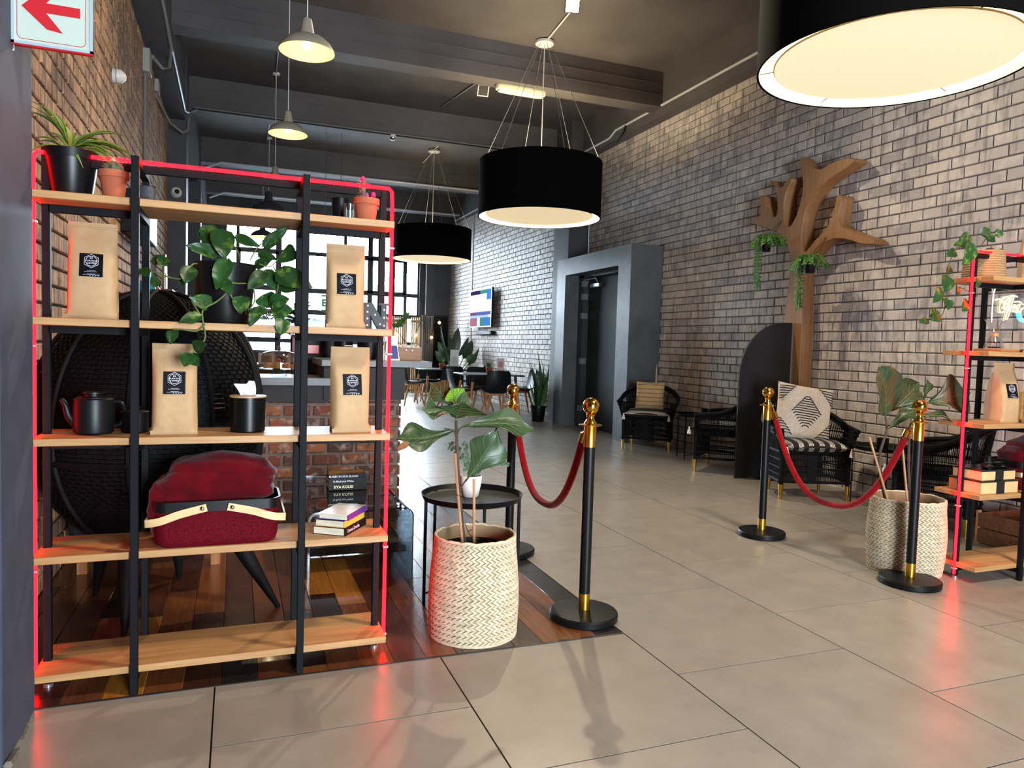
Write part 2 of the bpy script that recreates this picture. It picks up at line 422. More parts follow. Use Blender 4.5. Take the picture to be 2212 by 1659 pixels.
def brick_mat(name, cols, streak, rough=.75):
    m = bpy.data.materials.new(name); m.use_nodes = True; N = m.node_tree.nodes; L = m.node_tree.links; b = N['Principled BSDF']
    b.inputs['Roughness'].default_value = rough
    g = N.new('ShaderNodeNewGeometry'); oi = N.new('ShaderNodeObjectInfo')
    ad = N.new('ShaderNodeMath'); ad.operation = 'ADD'; L.new(g.outputs['Random Per Island'], ad.inputs[0]); L.new(oi.outputs['Random'], ad.inputs[1])
    fr = N.new('ShaderNodeMath'); fr.operation = 'FRACT'; L.new(ad.outputs[0], fr.inputs[0])
    cr = N.new('ShaderNodeValToRGB'); e = cr.color_ramp.elements
    while len(e) < len(cols): e.new(.5)
    for i, c in enumerate(cols): e[i].position = i/(len(cols)-1); e[i].color = (*c, 1)
    L.new(fr.outputs[0], cr.inputs[0])
    mp = N.new('ShaderNodeMapping'); mp.inputs['Scale'].default_value = streak['stretch']; L.new(g.outputs['Position'], mp.inputs[0])
    n = N.new('ShaderNodeTexNoise'); n.inputs['Scale'].default_value = streak['scale']; n.inputs['Detail'].default_value = 4; L.new(mp.outputs[0], n.inputs['Vector'])
    mr = N.new('ShaderNodeMapRange'); mr.inputs['From Min'].default_value = streak['c'][0]; mr.inputs['From Max'].default_value = streak['c'][1]; L.new(n.outputs['Fac'], mr.inputs['Value'])
    ml = N.new('ShaderNodeMath'); ml.operation = 'MULTIPLY'; ml.inputs[1].default_value = streak['amt']; L.new(mr.outputs[0], ml.inputs[0])
    mx = N.new('ShaderNodeMix'); mx.data_type = 'RGBA'; L.new(ml.outputs[0], mx.inputs['Factor']); L.new(cr.outputs[0], mx.inputs['A']); mx.inputs['B'].default_value = (*streak['col'], 1)
    out = mx.outputs['Result']
    n3 = N.new('ShaderNodeTexNoise'); n3.inputs['Scale'].default_value = streak.get('s2', 14); n3.inputs['Detail'].default_value = 6; L.new(g.outputs['Position'], n3.inputs['Vector'])
    mr3 = N.new('ShaderNodeMapRange'); mr3.inputs['From Min'].default_value = .52; mr3.inputs['From Max'].default_value = .7; L.new(n3.outputs['Fac'], mr3.inputs['Value'])
    m3 = N.new('ShaderNodeMath'); m3.operation = 'MULTIPLY'; m3.inputs[1].default_value = streak.get('amt2', .4); L.new(mr3.outputs[0], m3.inputs[0])
    mx2 = N.new('ShaderNodeMix'); mx2.data_type = 'RGBA'; L.new(m3.outputs[0], mx2.inputs['Factor']); L.new(out, mx2.inputs['A']); mx2.inputs['B'].default_value = (*streak.get('col2', (.5, .5, .5)), 1)
    L.new(mx2.outputs['Result'], b.inputs['Base Color'])
    bp = N.new('ShaderNodeBump'); bp.inputs['Strength'].default_value = .6; bp.inputs['Distance'].default_value = .006; L.new(n.outputs['Fac'], bp.inputs['Height']); L.new(bp.outputs[0], b.inputs['Normal'])
    return m
grey_brick = brick_mat('grey_washed_brick', [C(172, 163, 158), C(190, 180, 172), C(152, 145, 144), C(198, 186, 174), C(178, 170, 167)],
                       dict(stretch=(1, 1, .10), scale=26, c=(.5, .66), amt=.7, col=C(112, 106, 105), s2=9, amt2=.55, col2=C(220, 212, 202)), .6)
tan_brick = brick_mat('tan_rustic_brick', [C(176, 136, 98), C(152, 116, 84), C(190, 148, 108), C(140, 108, 82), C(166, 128, 100)],
                      dict(stretch=(1, 1, .08), scale=34, c=(.46, .6), amt=.85, col=C(84, 66, 52), s2=12, amt2=.5, col2=C(212, 172, 130)), .85)
red_brick = brick_mat('reclaimed_red_brick', [C(112, 58, 40), C(86, 62, 56), C(130, 72, 46), C(74, 50, 46), C(146, 92, 58), C(92, 46, 36)],
                      dict(stretch=(1, 1, 1), scale=9, c=(.5, .64), amt=.8, col=C(60, 50, 50), s2=16, amt2=.75, col2=C(170, 160, 150)), .85)
mortar_g = mat('grey_wall_mortar', C(104, 98, 94), .9, col2=C(84, 78, 76), nscale=14, bump=.5)
mortar_t = mat('tan_wall_mortar', C(104, 90, 76), .9, col2=C(74, 62, 52), nscale=20, bump=.6)
mortar_r = mat('red_wall_mortar', C(126, 110, 102), .9, col2=C(106, 92, 84), nscale=14, bump=.5)
BT = 4.35
wall_right = MB().box(XR+.0, XR+.25, -4, YB+.3, 0, ZC).build('wall_right', mortar_g); tag(wall_right, kind='structure')
brick_wall(wall_right, lambda u, v, w: (XR-w, u, v), 1.5, 10.72, 0, BT, .0925, .232, .010, grey_brick, dep=.008, holes=[(8.48, 10.85, 0, 2.66)], seed=2)
brick_wall(wall_right, lambda u, v, w: (XR-.12-w, u, v), 11.3, YB, 0, BT, .0925, .232, .010, grey_brick, dep=.008, seed=5, limit=0)
MB().box(XR-.12, XR, 11.3, YB, 0, BT).build('wall_panel', mortar_g, wall_right)
wall_left = MB().box(XL-.25, XL, 2.4, YB+.3, 0, ZC).build('wall_left', mortar_t); tag(wall_left, kind='structure')
brick_wall(wall_left, lambda u, v, w: (XL+w, u, v), 2.73, 10.5, 0, 4.06, .0925, .232, .014, tan_brick, seed=3, dep=.016)
MB().box(XL, XL+.012, 10.9, YB, 0, 4.1).build('plaster_panel', dark_paint, wall_left)
wall_front = MB()
wall_front.box(-3.5, .85, -3.6, -3.4, 0, ZC).box(2.35, XR+.2, -3.6, -3.4, 0, ZC).box(.85, 2.35, -3.6, -3.4, 2.25, ZC)  # unseen entrance opening, added and sized for daylight on the shelf fronts
for xx in (1.6,): wall_front.box(xx-.03, xx+.03, -3.58, -3.42, 0, 2.25)
wall_front = wall_front.build('wall_front', dark_paint); tag(wall_front, kind='structure')
wall_side = MB().box(-3.6, -3.4, -3.6, 2.5, 0, ZC).box(-3.5, -.95, 2.5, 2.72, 0, ZC).build('wall_entrance', dark_paint); tag(wall_side, kind='structure')
# back wall round the big steel window
WX0, WX1, WZ0, WZ1 = -.29, 4.42, .93, 3.97
wb = MB().box(XL, WX0, YB, YB+.25, 0, ZC).box(WX1, XR, YB, YB+.25, 0, ZC).box(WX0, WX1, YB, YB+.25, 0, WZ0).box(WX0, WX1, YB, YB+.25, WZ1, ZC)
wall_back = wb.build('wall_back', dark_paint); tag(wall_back, kind='structure')
win = thing('window_1', None, None, ((WX0+WX1)/2, YB+.1, WZ0), kind='structure')
fm = mat('black_window_steel', C(34, 36, 40), .45)
vx = [WX0, .0, .93, 1.46, 2.52, 3.15, 3.75, 4.06, WX1]; vz = [WZ0, 1.22, 1.93, 2.48, 3.38, WZ1]
thick = {2: .09, 4: .05, 5: .08, 3: .05}
for i, x in enumerate(vx):
    t = thick.get(i, .05)*1.5 if 0 < i < len(vx)-1 else .09
    MB().box(x-t/2, x+t/2, YB+.07, YB+.13, WZ0, WZ1).build('mullion', fm, win, w=True)
for i, z in enumerate(vz):
    t = .095 if 0 < i < len(vz)-1 else .09
    MB().box(WX0, WX1, YB+.065, YB+.135, z-t/2, z+t/2).build('glazing_bar', fm, win, w=True)
for i in range(len(vx)-1):
    for j in range(len(vz)-1):
        MB().box(vx[i]+.02, vx[i+1]-.02, YB+.095, YB+.1, vz[j]+.02, vz[j+1]-.02).build('pane', glass, win, w=True)
# inner casement frames
cas = MB()
for (a, b, c, d) in [(1.46, 2.52, 1.93, 2.48), (2.52, 3.15, 2.48, 3.38), (3.15, 4.06, 2.48, 3.38), (0, .93, 2.48, 3.38), (0, .93, 1.22, 1.93)]:
    for (x0, x1, z0, z1) in [(a, b, c, c+.07), (a, b, d-.07, d), (a, a+.07, c, d), (b-.07, b, c, d)]:
        cas.box(x0, x1, YB+.05, YB+.09, z0, z1)
cas.build('casement_frames', fm, win, w=True)
# ceiling with downstand beams
ceiling = MB().box(-3.6, XR+.3, -4, YB+.3, ZC, ZC+.2).build('ceiling', ceil_paint); tag(ceiling, kind='structure')
for yb in (2.28, 5.33, 8.38, 11.3, 14.55, 17.5):
    b = MB().box(XL, XR, yb, yb+.28, 4.45, ZC)
    b.box(XL, XR, yb-.006, yb, 4.60, 4.607).box(XL, XR, yb-.006, yb, 4.74, 4.747)
    b.build('beam', ceil_paint, ceiling)
MB().box(5.2, XR, -3, YB, BT-.01, ZC).box(5.194, 5.2, -3, YB, 4.6, 4.607).build('edge_beam', ceil_paint, ceiling)
MB().box(XL, -.66, 2.4, YB, 4.06, ZC).build('edge_beam', dark_paint, ceiling)
# pilasters and the entrance pillar
pc = MB().box(-1.0, -.612, 2.37, 2.72, 0, ZC, .004).build('trim_1', mat('slate_pillar_paint', C(70, 73, 88), .7, col2=C(62, 65, 78), nscale=6, bump=.15, bscale=60, spec=.25)); tag(pc, kind='structure')
MB().tube([at(66, 1545, 2.70), at(55, 1580, 2.6), at(40, 1620, 2.5), (-.60, 2.37, .012)], .012, 6).build('mortar_bead', mat('cement_bead', C(120, 112, 100), .9, col2=C(90, 84, 76), nscale=40, bump=.8), pc)
p2 = MB().box(XL, -.64, 10.5, 10.9, 0, ZC).build('trim_2', dark_paint); tag(p2, kind='structure')
p3 = MB().box(XL, -.64, 14.5, 14.9, 0, ZC).build('trim_3', dark_paint); tag(p3, kind='structure')
p4 = MB().box(5.0, XR, 10.72, 11.3, 0, ZC).build('trim_4', dark_paint); tag(p4, kind='structure')
p5 = MB().box(4.55, 4.75, YB-.2, YB, 0, ZC).build('trim_5', dark_paint); tag(p5, kind='structure')
# door portal
portal_m = mat('trowelled_grey_portal', C(88, 90, 94), .5, col2=C(74, 76, 80), nscale=4, bump=.1, bscale=20)
dr = thing('door_1', None, None, (4.88, 9.66, 0), kind='structure')
pm = MB()
def por(u, v, w_): return (w_, u, v)
pm.prism([(8.48, 0), (8.82, 0), (8.82, 2.40), (10.53, 2.40), (10.53, 0), (10.85, 0), (10.85, 2.66), (8.48, 2.66)], 4.88, XR, por)
pm.build('door_surround', portal_m, dr, w=True)
door_m = mat('black_green_door', C(30, 36, 36), .6, col2=C(36, 42, 42), nscale=3, spec=.25)
lf = MB().box(5.22, 5.27, 8.86, 10.36, .01, 2.36, .003).build('door_leaf', door_m, dr, w=True)
fr_ = MB().box(5.12, 5.3, 10.36, 10.53, 0, 2.40).box(5.12, 5.3, 8.82, 10.53, 2.36, 2.40); fr_.build('door_frame', mat('dark_door_frame', C(52, 54, 58), .45), dr, w=True)
for z in (.25, 1.0, 1.72, 2.02, 2.22):
    MB().box(5.10, 5.2, 10.352, 10.40, z, z+.09).build('hinge', steel, dr, w=True)
MB().box(5.15, 5.22, 9.9, 10.2, 2.20, 2.26, .006).build('door_closer', steel, dr, w=True)
MB().tube([(5.13, 10.38, 2.33), (5.12, 9.95, 2.33), (5.16, 9.95, 2.26)], .01, 6).build('closer_arm', steel, dr, w=True)
MB().box(5.05, 5.1, 8.83, 8.87, 2.28, 2.34).build('door_sensor', white_plastic, dr, w=True)
sk = MB().box(5.33, 5.358, 2.5, 8.46, .0, .012).build('trim_6', mat('white_wall_cable', C(190, 184, 172), .6)); tag(sk, kind='structure')
# building across the street, seen through the window
nb = thing('neighbour_building', 'pale corrugated roof of the building outside the big window', 'building', (2.5, 30, 0))
rib = mat('pale_roof_sheet', C(66, 72, 78), .6)
m_ = MB().box(-12, 18, 31, 36, -1, 2.2)
m_.build('wall', rib, nb, w=True)
m_ = MB()
for i in range(60):
    x = -12+i*.5; m_.add([(x, 30.6, 2.1), (x+.4, 30.6, 2.1), (x+.4, 35, 4.0), (x, 35, 4.0), (x+.45, 30.6, 2.16), (x+.5, 30.6, 2.16), (x+.5, 35, 4.06), (x+.45, 35, 4.06)], [(0, 1, 2, 3), (4, 5, 6, 7), (1, 4, 7, 2)])
m_.build('roof_sheets', rib, nb, w=True)
gd = MB().box(-40, 45, YB+.3, 60, -.3, -.05).build('street_ground', mat('street_asphalt', C(80, 82, 84), .9)); tag(gd, kind='structure')
# ------------------------------------------------------------------ lamps
drum_out = mat('matt_black_drum_fabric', C(4, 4, 5), .9, spec=.05, col2=C(6, 6, 7), nscale=200)
drum_in = mat('lit_drum_lining', (.85, .8, .65), .7, emit=(1.0, .82, .40), estr=.36)  # emission puts the bulbs' light into the lining colour
drum_dif = mat('drum_diffuser_cloth', (.8, .75, .62), .9, emit=(1.0, .76, .42), estr=.28, bump=.3, bscale=60)
GB = 'large black drum pendants down the hall'
def drum(label, x, y, zb, R=.74, H=.66, power=160, zc=ZC):
    t = thing('drum_pendant', label, 'pendant lamp', (x, y, zb), group=GB)
    MB().lathe([(R, 0), (R, H), (R-.012, H), (R-.012, 0), (R, 0)], 72, cap=False).build('shade', drum_out, t)
    MB().lathe([(R-.013, .004), (R-.013, H-.004)], 72, cap=False).build('lining', drum_in, t)
    r2 = R*.865
    MB().lathe([(r2, .03), (r2, .042)], 72).build('diffuser', drum_dif, t)
    MB().tube([(r2*math.cos(a), r2*math.sin(a), .036) for a in [2*PI*i/72 for i in range(72)]], .006, 6, closed=True).build('diffuser_ring', mat('diffuser_rim_wire', C(120, 104, 70), .5), t)
    m = MB()
    for i in range(6):
        a = 2*PI*i/6+.3; m.tube([(r2*math.cos(a), r2*math.sin(a), .036), ((R-.014)*math.cos(a), (R-.014)*math.sin(a), .03)], .003, 5)
    m.build('support_wires', mat('thin_wire', C(90, 84, 70), .5), t)
    # glowing ring in the rim gap, standing in for the bulb-lit inside
    MB().lathe([(r2+.002, .16), (R-.014, .16)], 72, cap=False).build('glow_ring', drum_in, t)
    hz = zc-zb
    MB().lathe([(.105, hz-.045), (.11, hz-.04), (.11, hz-.012), (.03, hz)], 28).build('ceiling_rose', white_paint, t)
    MB().tube([(0, 0, .05), (0, 0, hz-.03)], .006, 6).build('power_cord', white_plastic, t)
    for i in range(6):
        a = 2*PI*i/6+.5
        MB().tube([((R-.02)*math.cos(a), (R-.02)*math.sin(a), H-.01), (.07*math.cos(a), .07*math.sin(a), hz-.03)], .0035, 5).build('suspension_wire', steel, t)
    l = light('drum_bulb', 'POINT', (0, 0, .38), power, (1.0, .84, .60), shadow_soft_size=.12); l.parent = t
    return t
drum('largest and nearest black drum pendant, cut by the top right corner', 3.50, 3.20, 2.92, power=8)
drum('black drum pendant in the middle of the row, above the rope posts', 3.40, 8.15, 2.80, power=45)
drum('black drum pendant farthest back in front of the big window', 3.44, 13.48, 2.84, R=.745, H=.58, power=8)
drum('added black drum pendant for fill light, out of view behind the viewer', 3.50, -2.1, 2.92, power=8)  # added unseen lamp, fills the front of the shelf from behind
# dome pendants over the bar
dome_out = mat('grey_enamel_dome', C(150, 142, 126), .45)
dome_in = mat('lit_dome_inside', (.55, .40, .14), .6, emit=(1.0, .62, .16), estr=.26)  # emission adds the bulb's light to the inside of the shade
def dome(label, x, y, zb, D, on=True, zc=ZC, mo=None):
    t = thing('dome_pendant', label, 'pendant lamp', (x, y, zb), group='dome pendants over the bar')
    R = D/2; s = D/.37
    prof = [(R, 0), (R*.985, .012*s), (R*.86, .05*s), (R*.66, .083*s), (R*.42, .103*s), (R*.27, .112*s)]
    MB().lathe(prof, 40, cap=False).build('shade', mo or dome_out, t)
    MB().lathe([(r*.985, z-.002) for r, z in prof], 40, cap=False).build('shade_lining', dome_in if on else mat('unlit_dome_inside', C(150, 140, 120), .5), t)
    MB().lathe([(R*.27, .11*s), (R*.25, .13*s), (R*.16, .215*s), (R*.06, .225*s)], 24).build('neck', mo or dome_out, t)
    MB().tube([(0, 0, .22*s), (0, 0, zc-zb-.03)], .0045, 6).build('cord', white_plastic, t)
    MB().lathe([(.045, zc-zb-.03), (.05, zc-zb-.01), (.04, zc-zb)], 16).build('ceiling_rose', white_plastic, t)
    if on:
        MB().ball((0, 0, .045*s), .032*s, 14, 10).build('bulb', emis('dome_bulb_glow', (1.0, .82, .5), 22.0), t)
        l = light('dome_bulb_light', 'POINT', (0, 0, .0), 2.5, (1.0, .78, .45), shadow_soft_size=.04); l.parent = t
    else:
        MB().ball((0, 0, .05*s), .03*s, 12, 8).build('bulb', white_plastic, t)
    return t
dome('lit dome pendant nearest the viewer, highest of the row', at(663, 112, 5.2).x, 5.2, at(663, 112, 5.2).z, .37, zc=4.9)
dome('lit dome pendant second from the viewer', at(622, 290, 7.5).x, 7.5, at(622, 290, 7.5).z, .37)
dome('lit dome pendant just above the shelf top, third from the viewer', at(594, 398, 10.65).x, 10.65, at(594, 398, 10.65).z, .41)
dgrey = mat('dark_enamel_dome', C(58, 58, 62), .45)
dome('dark unlit dome pendant half hidden by the top shelf board', at(580, 458, 14.05).x, 14.05, at(580, 458, 14.05).z, .62, on=False, mo=dgrey)
dome('small dome pendant seen against the window, over the pothos leaves', at(567, 512, 16.6).x, 16.6, at(567, 512, 16.6).z, .5, mo=dgrey)
# floodlight on the ceiling, with its conduit arm
fl = thing('ceiling_floodlight', 'lit square floodlight on a conduit at the top of the picture', 'floodlight', (3.147, 6.84, 4.72), group='ceiling floodlights')
tgtf = Vector((1.35, 1.6, 0)); df = (tgtf-Vector((3.147, 6.84, 4.72))).normalized()
fu, fv = frame_from(df)
def plate(mb, c, d, su, sv, t, u=None, v=None):
    u = u or fu; v = v or fv; c = Vector(c); d = Vector(d)
    vs = [c+u*a*su+v*b*sv+d*e for e in (0, t) for a, b in ((-1, -1), (1, -1), (1, 1), (-1, 1))]
    return mb.add(vs, [(0, 1, 2, 3), (4, 7, 6, 5), (0, 4, 5, 1), (1, 5, 6, 2), (2, 6, 7, 3), (3, 7, 4, 0)])
plate(MB(), (0, 0, 0), df, .075, .075, -.05).build('housing', black_sat, fl)
plate(MB(), df*.003, df, .065, .065, .004).build('lamp_face', emis('floodlight_glow', (1.0, .88, .62), 30.0), fl)
MB().tube([-df*.05, (0, .02, .1), (0, .02, .17)], .012, 6).build('bracket', steel, fl)
l = light('floodlight_beam', 'SPOT', df*.06, 230, (1.0, .83, .60), shadow_soft_size=.05, spot_size=math.radians(128), spot_blend=.45); l.parent = fl
l.rotation_euler = df.to_track_quat('-Z', 'Y').to_euler()
f3p = Vector((3.1, .75, 4.72)); d3 = Vector((-.22, .25, -1)).normalized()  # added floodlight out of view, lights the floor and shelf fronts
f3 = thing('ceiling_floodlight', 'added square fill floodlight on the ceiling, out of view above the viewer', 'floodlight', f3p, group='ceiling floodlights')
plate(MB(), (0, 0, 0), d3, .075, .075, -.05, *frame_from(d3)).build('housing', black_sat, f3)
plate(MB(), d3*.003, d3, .065, .065, .004, *frame_from(d3)).build('lamp_face', emis('floodlight_glow', (1.0, .88, .62), 30.0), f3)
MB().tube([(0, 0, .04), (0, .02, .1), (0, .02, .17)], .012, 6).build('bracket', steel, f3)
l = light('floodlight_beam', 'SPOT', d3*.06, 330, (1.0, .87, .68), shadow_soft_size=.25, spot_size=math.radians(116), spot_blend=.5); l.parent = f3
l.rotation_euler = d3.to_track_quat('-Z', 'Y').to_euler()
f2p = Vector((3.02, 9.3, 4.62))
f2 = thing('ceiling_floodlight', 'unlit square floodlight beside the long bulkhead light', 'floodlight', f2p, group='ceiling floodlights')
d2 = Vector((-.1, -.8, -.55)).normalized(); u2, v2 = frame_from(d2)
plate(MB(), (0, 0, 0), d2, .075, .075, -.05, u2, v2).build('housing', white_plastic, f2)
plate(MB(), d2*.002, d2, .062, .062, .004, u2, v2).build('lamp_face', black_gloss, f2)
MB().tube([(0, 0, .02), (.06, .04, .1), (.08, .05, .28)], .012, 6).build('bracket', steel, f2)
# conduits along the ceiling
def pipe(name, label, pts, r=.011, mt=None, cat='conduit', n=8, group='ceiling conduits'):
    o = MB().tube(pts, r, n).build(name, mt or steel); tag(o, label, cat, group); return o
zcl = ZC-.014
pipe('ceiling_conduit', 'conduit tube running from the lit floodlight to the middle drum pendant rose', [(3.25, 6.2, zcl), (3.40, 8.05, zcl)], mt=white_plastic)
pipe('ceiling_conduit', 'short conduit below the unlit floodlight on the beam', [(3.15, 9.2, zcl), (2.9, 11.0, zcl)], mt=steel)
pipe('ceiling_conduit', 'conduit tube crossing the rose of the farthest drum pendant', [(3.4, 12.6, zcl), (3.47, 14.5, zcl)], mt=white_plastic)
pipe('ceiling_conduit', 'conduit stub above the third lit dome pendant', [(.44, 9.2, zcl), (.47, 10.9, zcl)], mt=steel)
pipe('ceiling_conduit', 'conduit stub above the dark unlit dome pendant', [(.47, 12.2, zcl), (.48, 14.4, zcl)], mt=steel)
pipe('beam_conduit', 'bundle of pipes along the second ceiling beam', [(-.6, 11.28, 4.47), (5.1, 11.28, 4.47)], .02, mat('dark_grey_pipe', C(96, 94, 92), .5))
pipe('beam_conduit', 'thin cable under the second ceiling beam', [(-.62, 11.26, 4.44), (5.1, 11.26, 4.44)], .009, black_sat)
for yb_, lb in ((14.54, 'bright conduit along the third ceiling beam'), (17.48, 'bright conduit along the last ceiling beam by the window')):
    pipe('beam_conduit', lb, [(-.6, yb_-.01, 4.32), (-.3, yb_-.01, 4.46), (5.15, yb_-.01, 4.46)], .02, mat('pale_conduit', C(186, 190, 194), .4))
pipe('beam_conduit', 'long conduit along the edge beam above the grey brick wall', [(5.185, 1.5, 4.47), (5.185, 9.6, 4.47), (5.185, 9.8, 4.40), (5.185, 18, 4.40)], .016, mat('pale_conduit', C(186, 190, 194), .4))
pipe('beam_conduit', 'black cable loop hanging on the edge beam above the grey wall', [(5.19, 9.3, 4.5), (5.17, 9.32, 4.38), (5.2, 9.6, 4.30), (5.24, 9.9, 4.33)], .014, black_sat)
pipe('wall_conduit', 'pale conduit bending down the wall beside the door portal', [(5.34, 9.3, 2.70), (5.345, 8.66, 2.70), (5.345, 8.60, 2.68), (5.34, 8.58, 2.62), (5.34, 8.44, .02)], .017, mat('cream_conduit', C(176, 168, 150), .5))
pipe('wall_conduit', 'thin dark conduit beside the door portal', [(5.35, 8.72, 2.68), (5.35, 8.5, .02)], .01, mat('brown_conduit', C(96, 86, 72), .5))
pipe('wall_conduit', 'vertical conduit beside the television screen', [(5.23, 16.55, 4.3), (5.23, 16.55, .1)], .016, mat('pale_conduit', C(186, 190, 194), .4))
pipe('wall_conduit', 'vertical conduit on the pilaster over the door portal', [(5.34, 10.68, 2.68), (5.34, 10.68, 4.3)], .014, steel)
pipe('wall_conduit', 'long vertical conduit down the tan brick wall', [(-.85, 7.92, 3.85), (-.85, 7.92, .5)], .016, mat('grey_conduit', C(120, 116, 110), .5))
pipe('wall_conduit', 'conduit with a bend under the left edge beam', [(-.66, 5.0, 4.3), (-.645, 7.4, 4.2), (-.64, 8.1, 4.12), (-.68, 8.4, 4.02), (-.74, 8.35, 3.98), (-.80, 8.05, 3.98)], .018, mat('grey_conduit', C(120, 116, 110), .5))
pipe('wall_conduit', 'silver pipe running under the left edge beam', [(-.645, 8.3, 4.16), (-.64, 10.2, 4.1), (-.62, 10.6, 4.2), (-.55, 11.2, 4.42)], .016, steel)
pipe('wall_conduit', 'u-shaped conduit below the left edge beam end', [(-.86, 8.95, 3.93), (-.85, 8.98, 3.87), (-.8, 10.0, 3.88), (-.68, 10.35, 3.86), (-.62, 10.42, 3.92), (-.61, 10.45, 4.08)], .016, mat('grey_conduit', C(120, 116, 110), .5))
jb = MB().box(-.865, -.80, 7.82, 8.02, 3.76, 3.98, .006).build('junction_box', mat('grey_plastic_box', C(156, 152, 144), .5)); tag(jb, 'grey junction box at the top of the tan wall conduit', 'junction box')
jb = MB().box(-.865, -.82, 8.86, 9.04, 3.90, 4.03, .006).build('junction_box', mat('grey_plastic_box', C(156, 152, 144), .5)); tag(jb, 'small grey box over the u-shaped conduit', 'junction box')
# bulkhead light under beam one
bl = thing('bulkhead_light', 'long cream bulkhead light under the first ceiling beam', 'light fitting', (3.27, 8.56, 4.45))
def oval(L_, W_, z):
    return [(L_*math.copysign(abs(math.cos(a))**.55, math.cos(a)), W_*math.copysign(abs(math.sin(a))**.55, math.sin(a)), z) for a in [2*PI*i/40 for i in range(40)]]
m = MB(); m.grid([oval(.33, .075, 0), oval(.335, .08, -.02), oval(.325, .072, -.05)], closed_u=True); m.add(oval(.325, .072, -.05), [tuple(range(40))]); m.build('housing', mat('cream_plastic', C(222, 214, 178), .4), bl)
m = MB(); m.grid([oval(.30, .055, -.05), oval(.295, .05, -.075), oval(.27, .03, -.082)], closed_u=True); m.add(oval(.27, .03, -.082), [tuple(range(40))]); m.build('lens_cover', mat('prismatic_cover', C(210, 208, 196), .3, bump=.6, bscale=70), bl)
# sensor and cameras
sn = thing('motion_sensor', 'white dome motion sensor under the second beam', 'sensor', (2.22, 11.30, 4.45))
MB().lathe([(.06, 0), (.06, -.03), (.055, -.035)], 24).build('base', white_plastic, sn); MB().ball((0, 0, -.035), .052, 16, 10, (1, 1, .9)).build('lens', chrome, sn)
scn = thing('wall_sensor', 'small white alarm sensor on the tan brick wall', 'sensor', (-.862, 6.07, 3.13))
MB().lathe([(.05, 0), (.052, .03), (.045, .06), (.02, .085), (.001, .09)], 20).xf(Matrix.Rotation(PI/2, 4, 'Y')).build('body', white_plastic, scn)
MB().lathe([(.053, .022), (.053, .03)], 20, cap=False).xf(Matrix.Rotation(PI/2, 4, 'Y')).build('seam_ring', mat('grey_seam', C(150, 150, 150), .5), scn)
cm = thing('security_camera', 'white dome security camera on the dark pilaster', 'camera', (-.76, 10.49, 3.12))
MB().lathe([(.07, 0), (.07, .03), (.055, .05)], 20).xf(Matrix.Rotation(PI/2, 4, 'X')).build('base', white_plastic, cm)
MB().ball((0, -.075, 0), .055, 18, 12).build('eyeball', white_plastic, cm); MB().lathe([(.03, 0), (.03, .012)], 18, (0, 0, .0)).xf(Matrix.Translation((.02, -.125, -.01)) @ Matrix.Rotation(PI/2, 4, 'X')).build('lens', black_gloss, cm)
sp = thing('round_siren', 'round silver alarm sounder beside the window on the back wall', 'alarm', (-.62, 18.48, 3.0))
for r_, d_, mm in ((.14, .03, white_plastic), (.10, .05, chrome), (.05, .06, white_plastic)):
    MB().lathe([(r_, 0), (r_, d_)], 24).xf(Matrix.Translation((.03, 0, .55)) @ Matrix.Rotation(PI/2, 4, 'X')).build('ring', mm, sp)
# ------------------------------------------------------------------ red-lit shelving units (one design, two units)
led_m = emis('red_led_tube', (1.0, .0016, .0034), 15.0)
BZ = [.096, .50, .898, 1.30, 1.712]
def shelf_unit(label, X0, xposts=(.310, .865)):
    t = thing('open_shelf', label, 'shelf', (X0, 2.90, 0), group='black steel shelves with red light tube')
    Wd = 1.192; yf, yr = -.16, .15
    for z in BZ:
        MB().box(0, Wd, -.135, .145, z-.026, z, .002).build('shelf_board', pine, t)
    for xp in xposts:
        for yy, nm in ((yf, 'post'), (yr, 'post')):
            MB().box(xp-.0125, xp+.0125, yy, yy+.025, 0, 1.848, .0015).build(nm, black_metal, t)
        for z in BZ + [1.8745]: MB().box(xp-.0125, xp+.0125, yf+.02, yr+.005, z-.052, z-.0265).build('cross_bar', black_metal, t)
    for xe in (.022, Wd-.022):
        MB().box(xe-.0125, xe+.0125, -.0125, .0125, .015, 1.848, .0015).build('end_post', black_metal, t)
        MB().lathe([(.016, 0), (.016, .012), (.008, .016)], 12, (xe, 0, 0)).build('levelling_foot', steel, t)
    for z in BZ + [1.875]:
        for xa_, xb_ in ((.03, xposts[0]), (xposts[1], Wd-.03)): MB().box(xa_, xb_, -.0125, .0125, z-.052, z-.0265).build('side_bar', black_metal, t)
    MB().box(xposts[0], xposts[1], -.0125, .0125, 1.823, 1.848).build('side_bar', black_metal, t)
    # light tube: up the left end, over the top, down the right end
    e = .012; r = .007
    def seg(p, q): return p
    pts = [(-.012, -.02, .03), (-.012, -.02, 1.80), (-.010, -.018, 1.845), (.0, -.014, 1.857), (.03, -.014, 1.858), (Wd-.03, -.014, 1.858), (Wd, -.014, 1.857), (Wd+.010, -.018, 1.845), (Wd+.012, -.02, 1.80), (Wd+.012, -.02, .03)]
    MB().tube(pts, r, 8).build('light_tube', led_m, t)
    for z in (.06, .42, 1.2, 1.62):
        for xx in (-.012, Wd+.012): MB().box(xx-.010, xx+.010, -.032, -.006, z, z+.006).build('tube_clip', mat('clear_clip', C(190, 150, 150), .3), t)
    return t
shelf_unit('red-lit black steel shelf with pine boards beside the dark pillar on the left', -.634)
shelf_unit('red-lit black steel shelf with pine boards at the right edge by the grey wall', 3.84, xposts=(.345, .9))

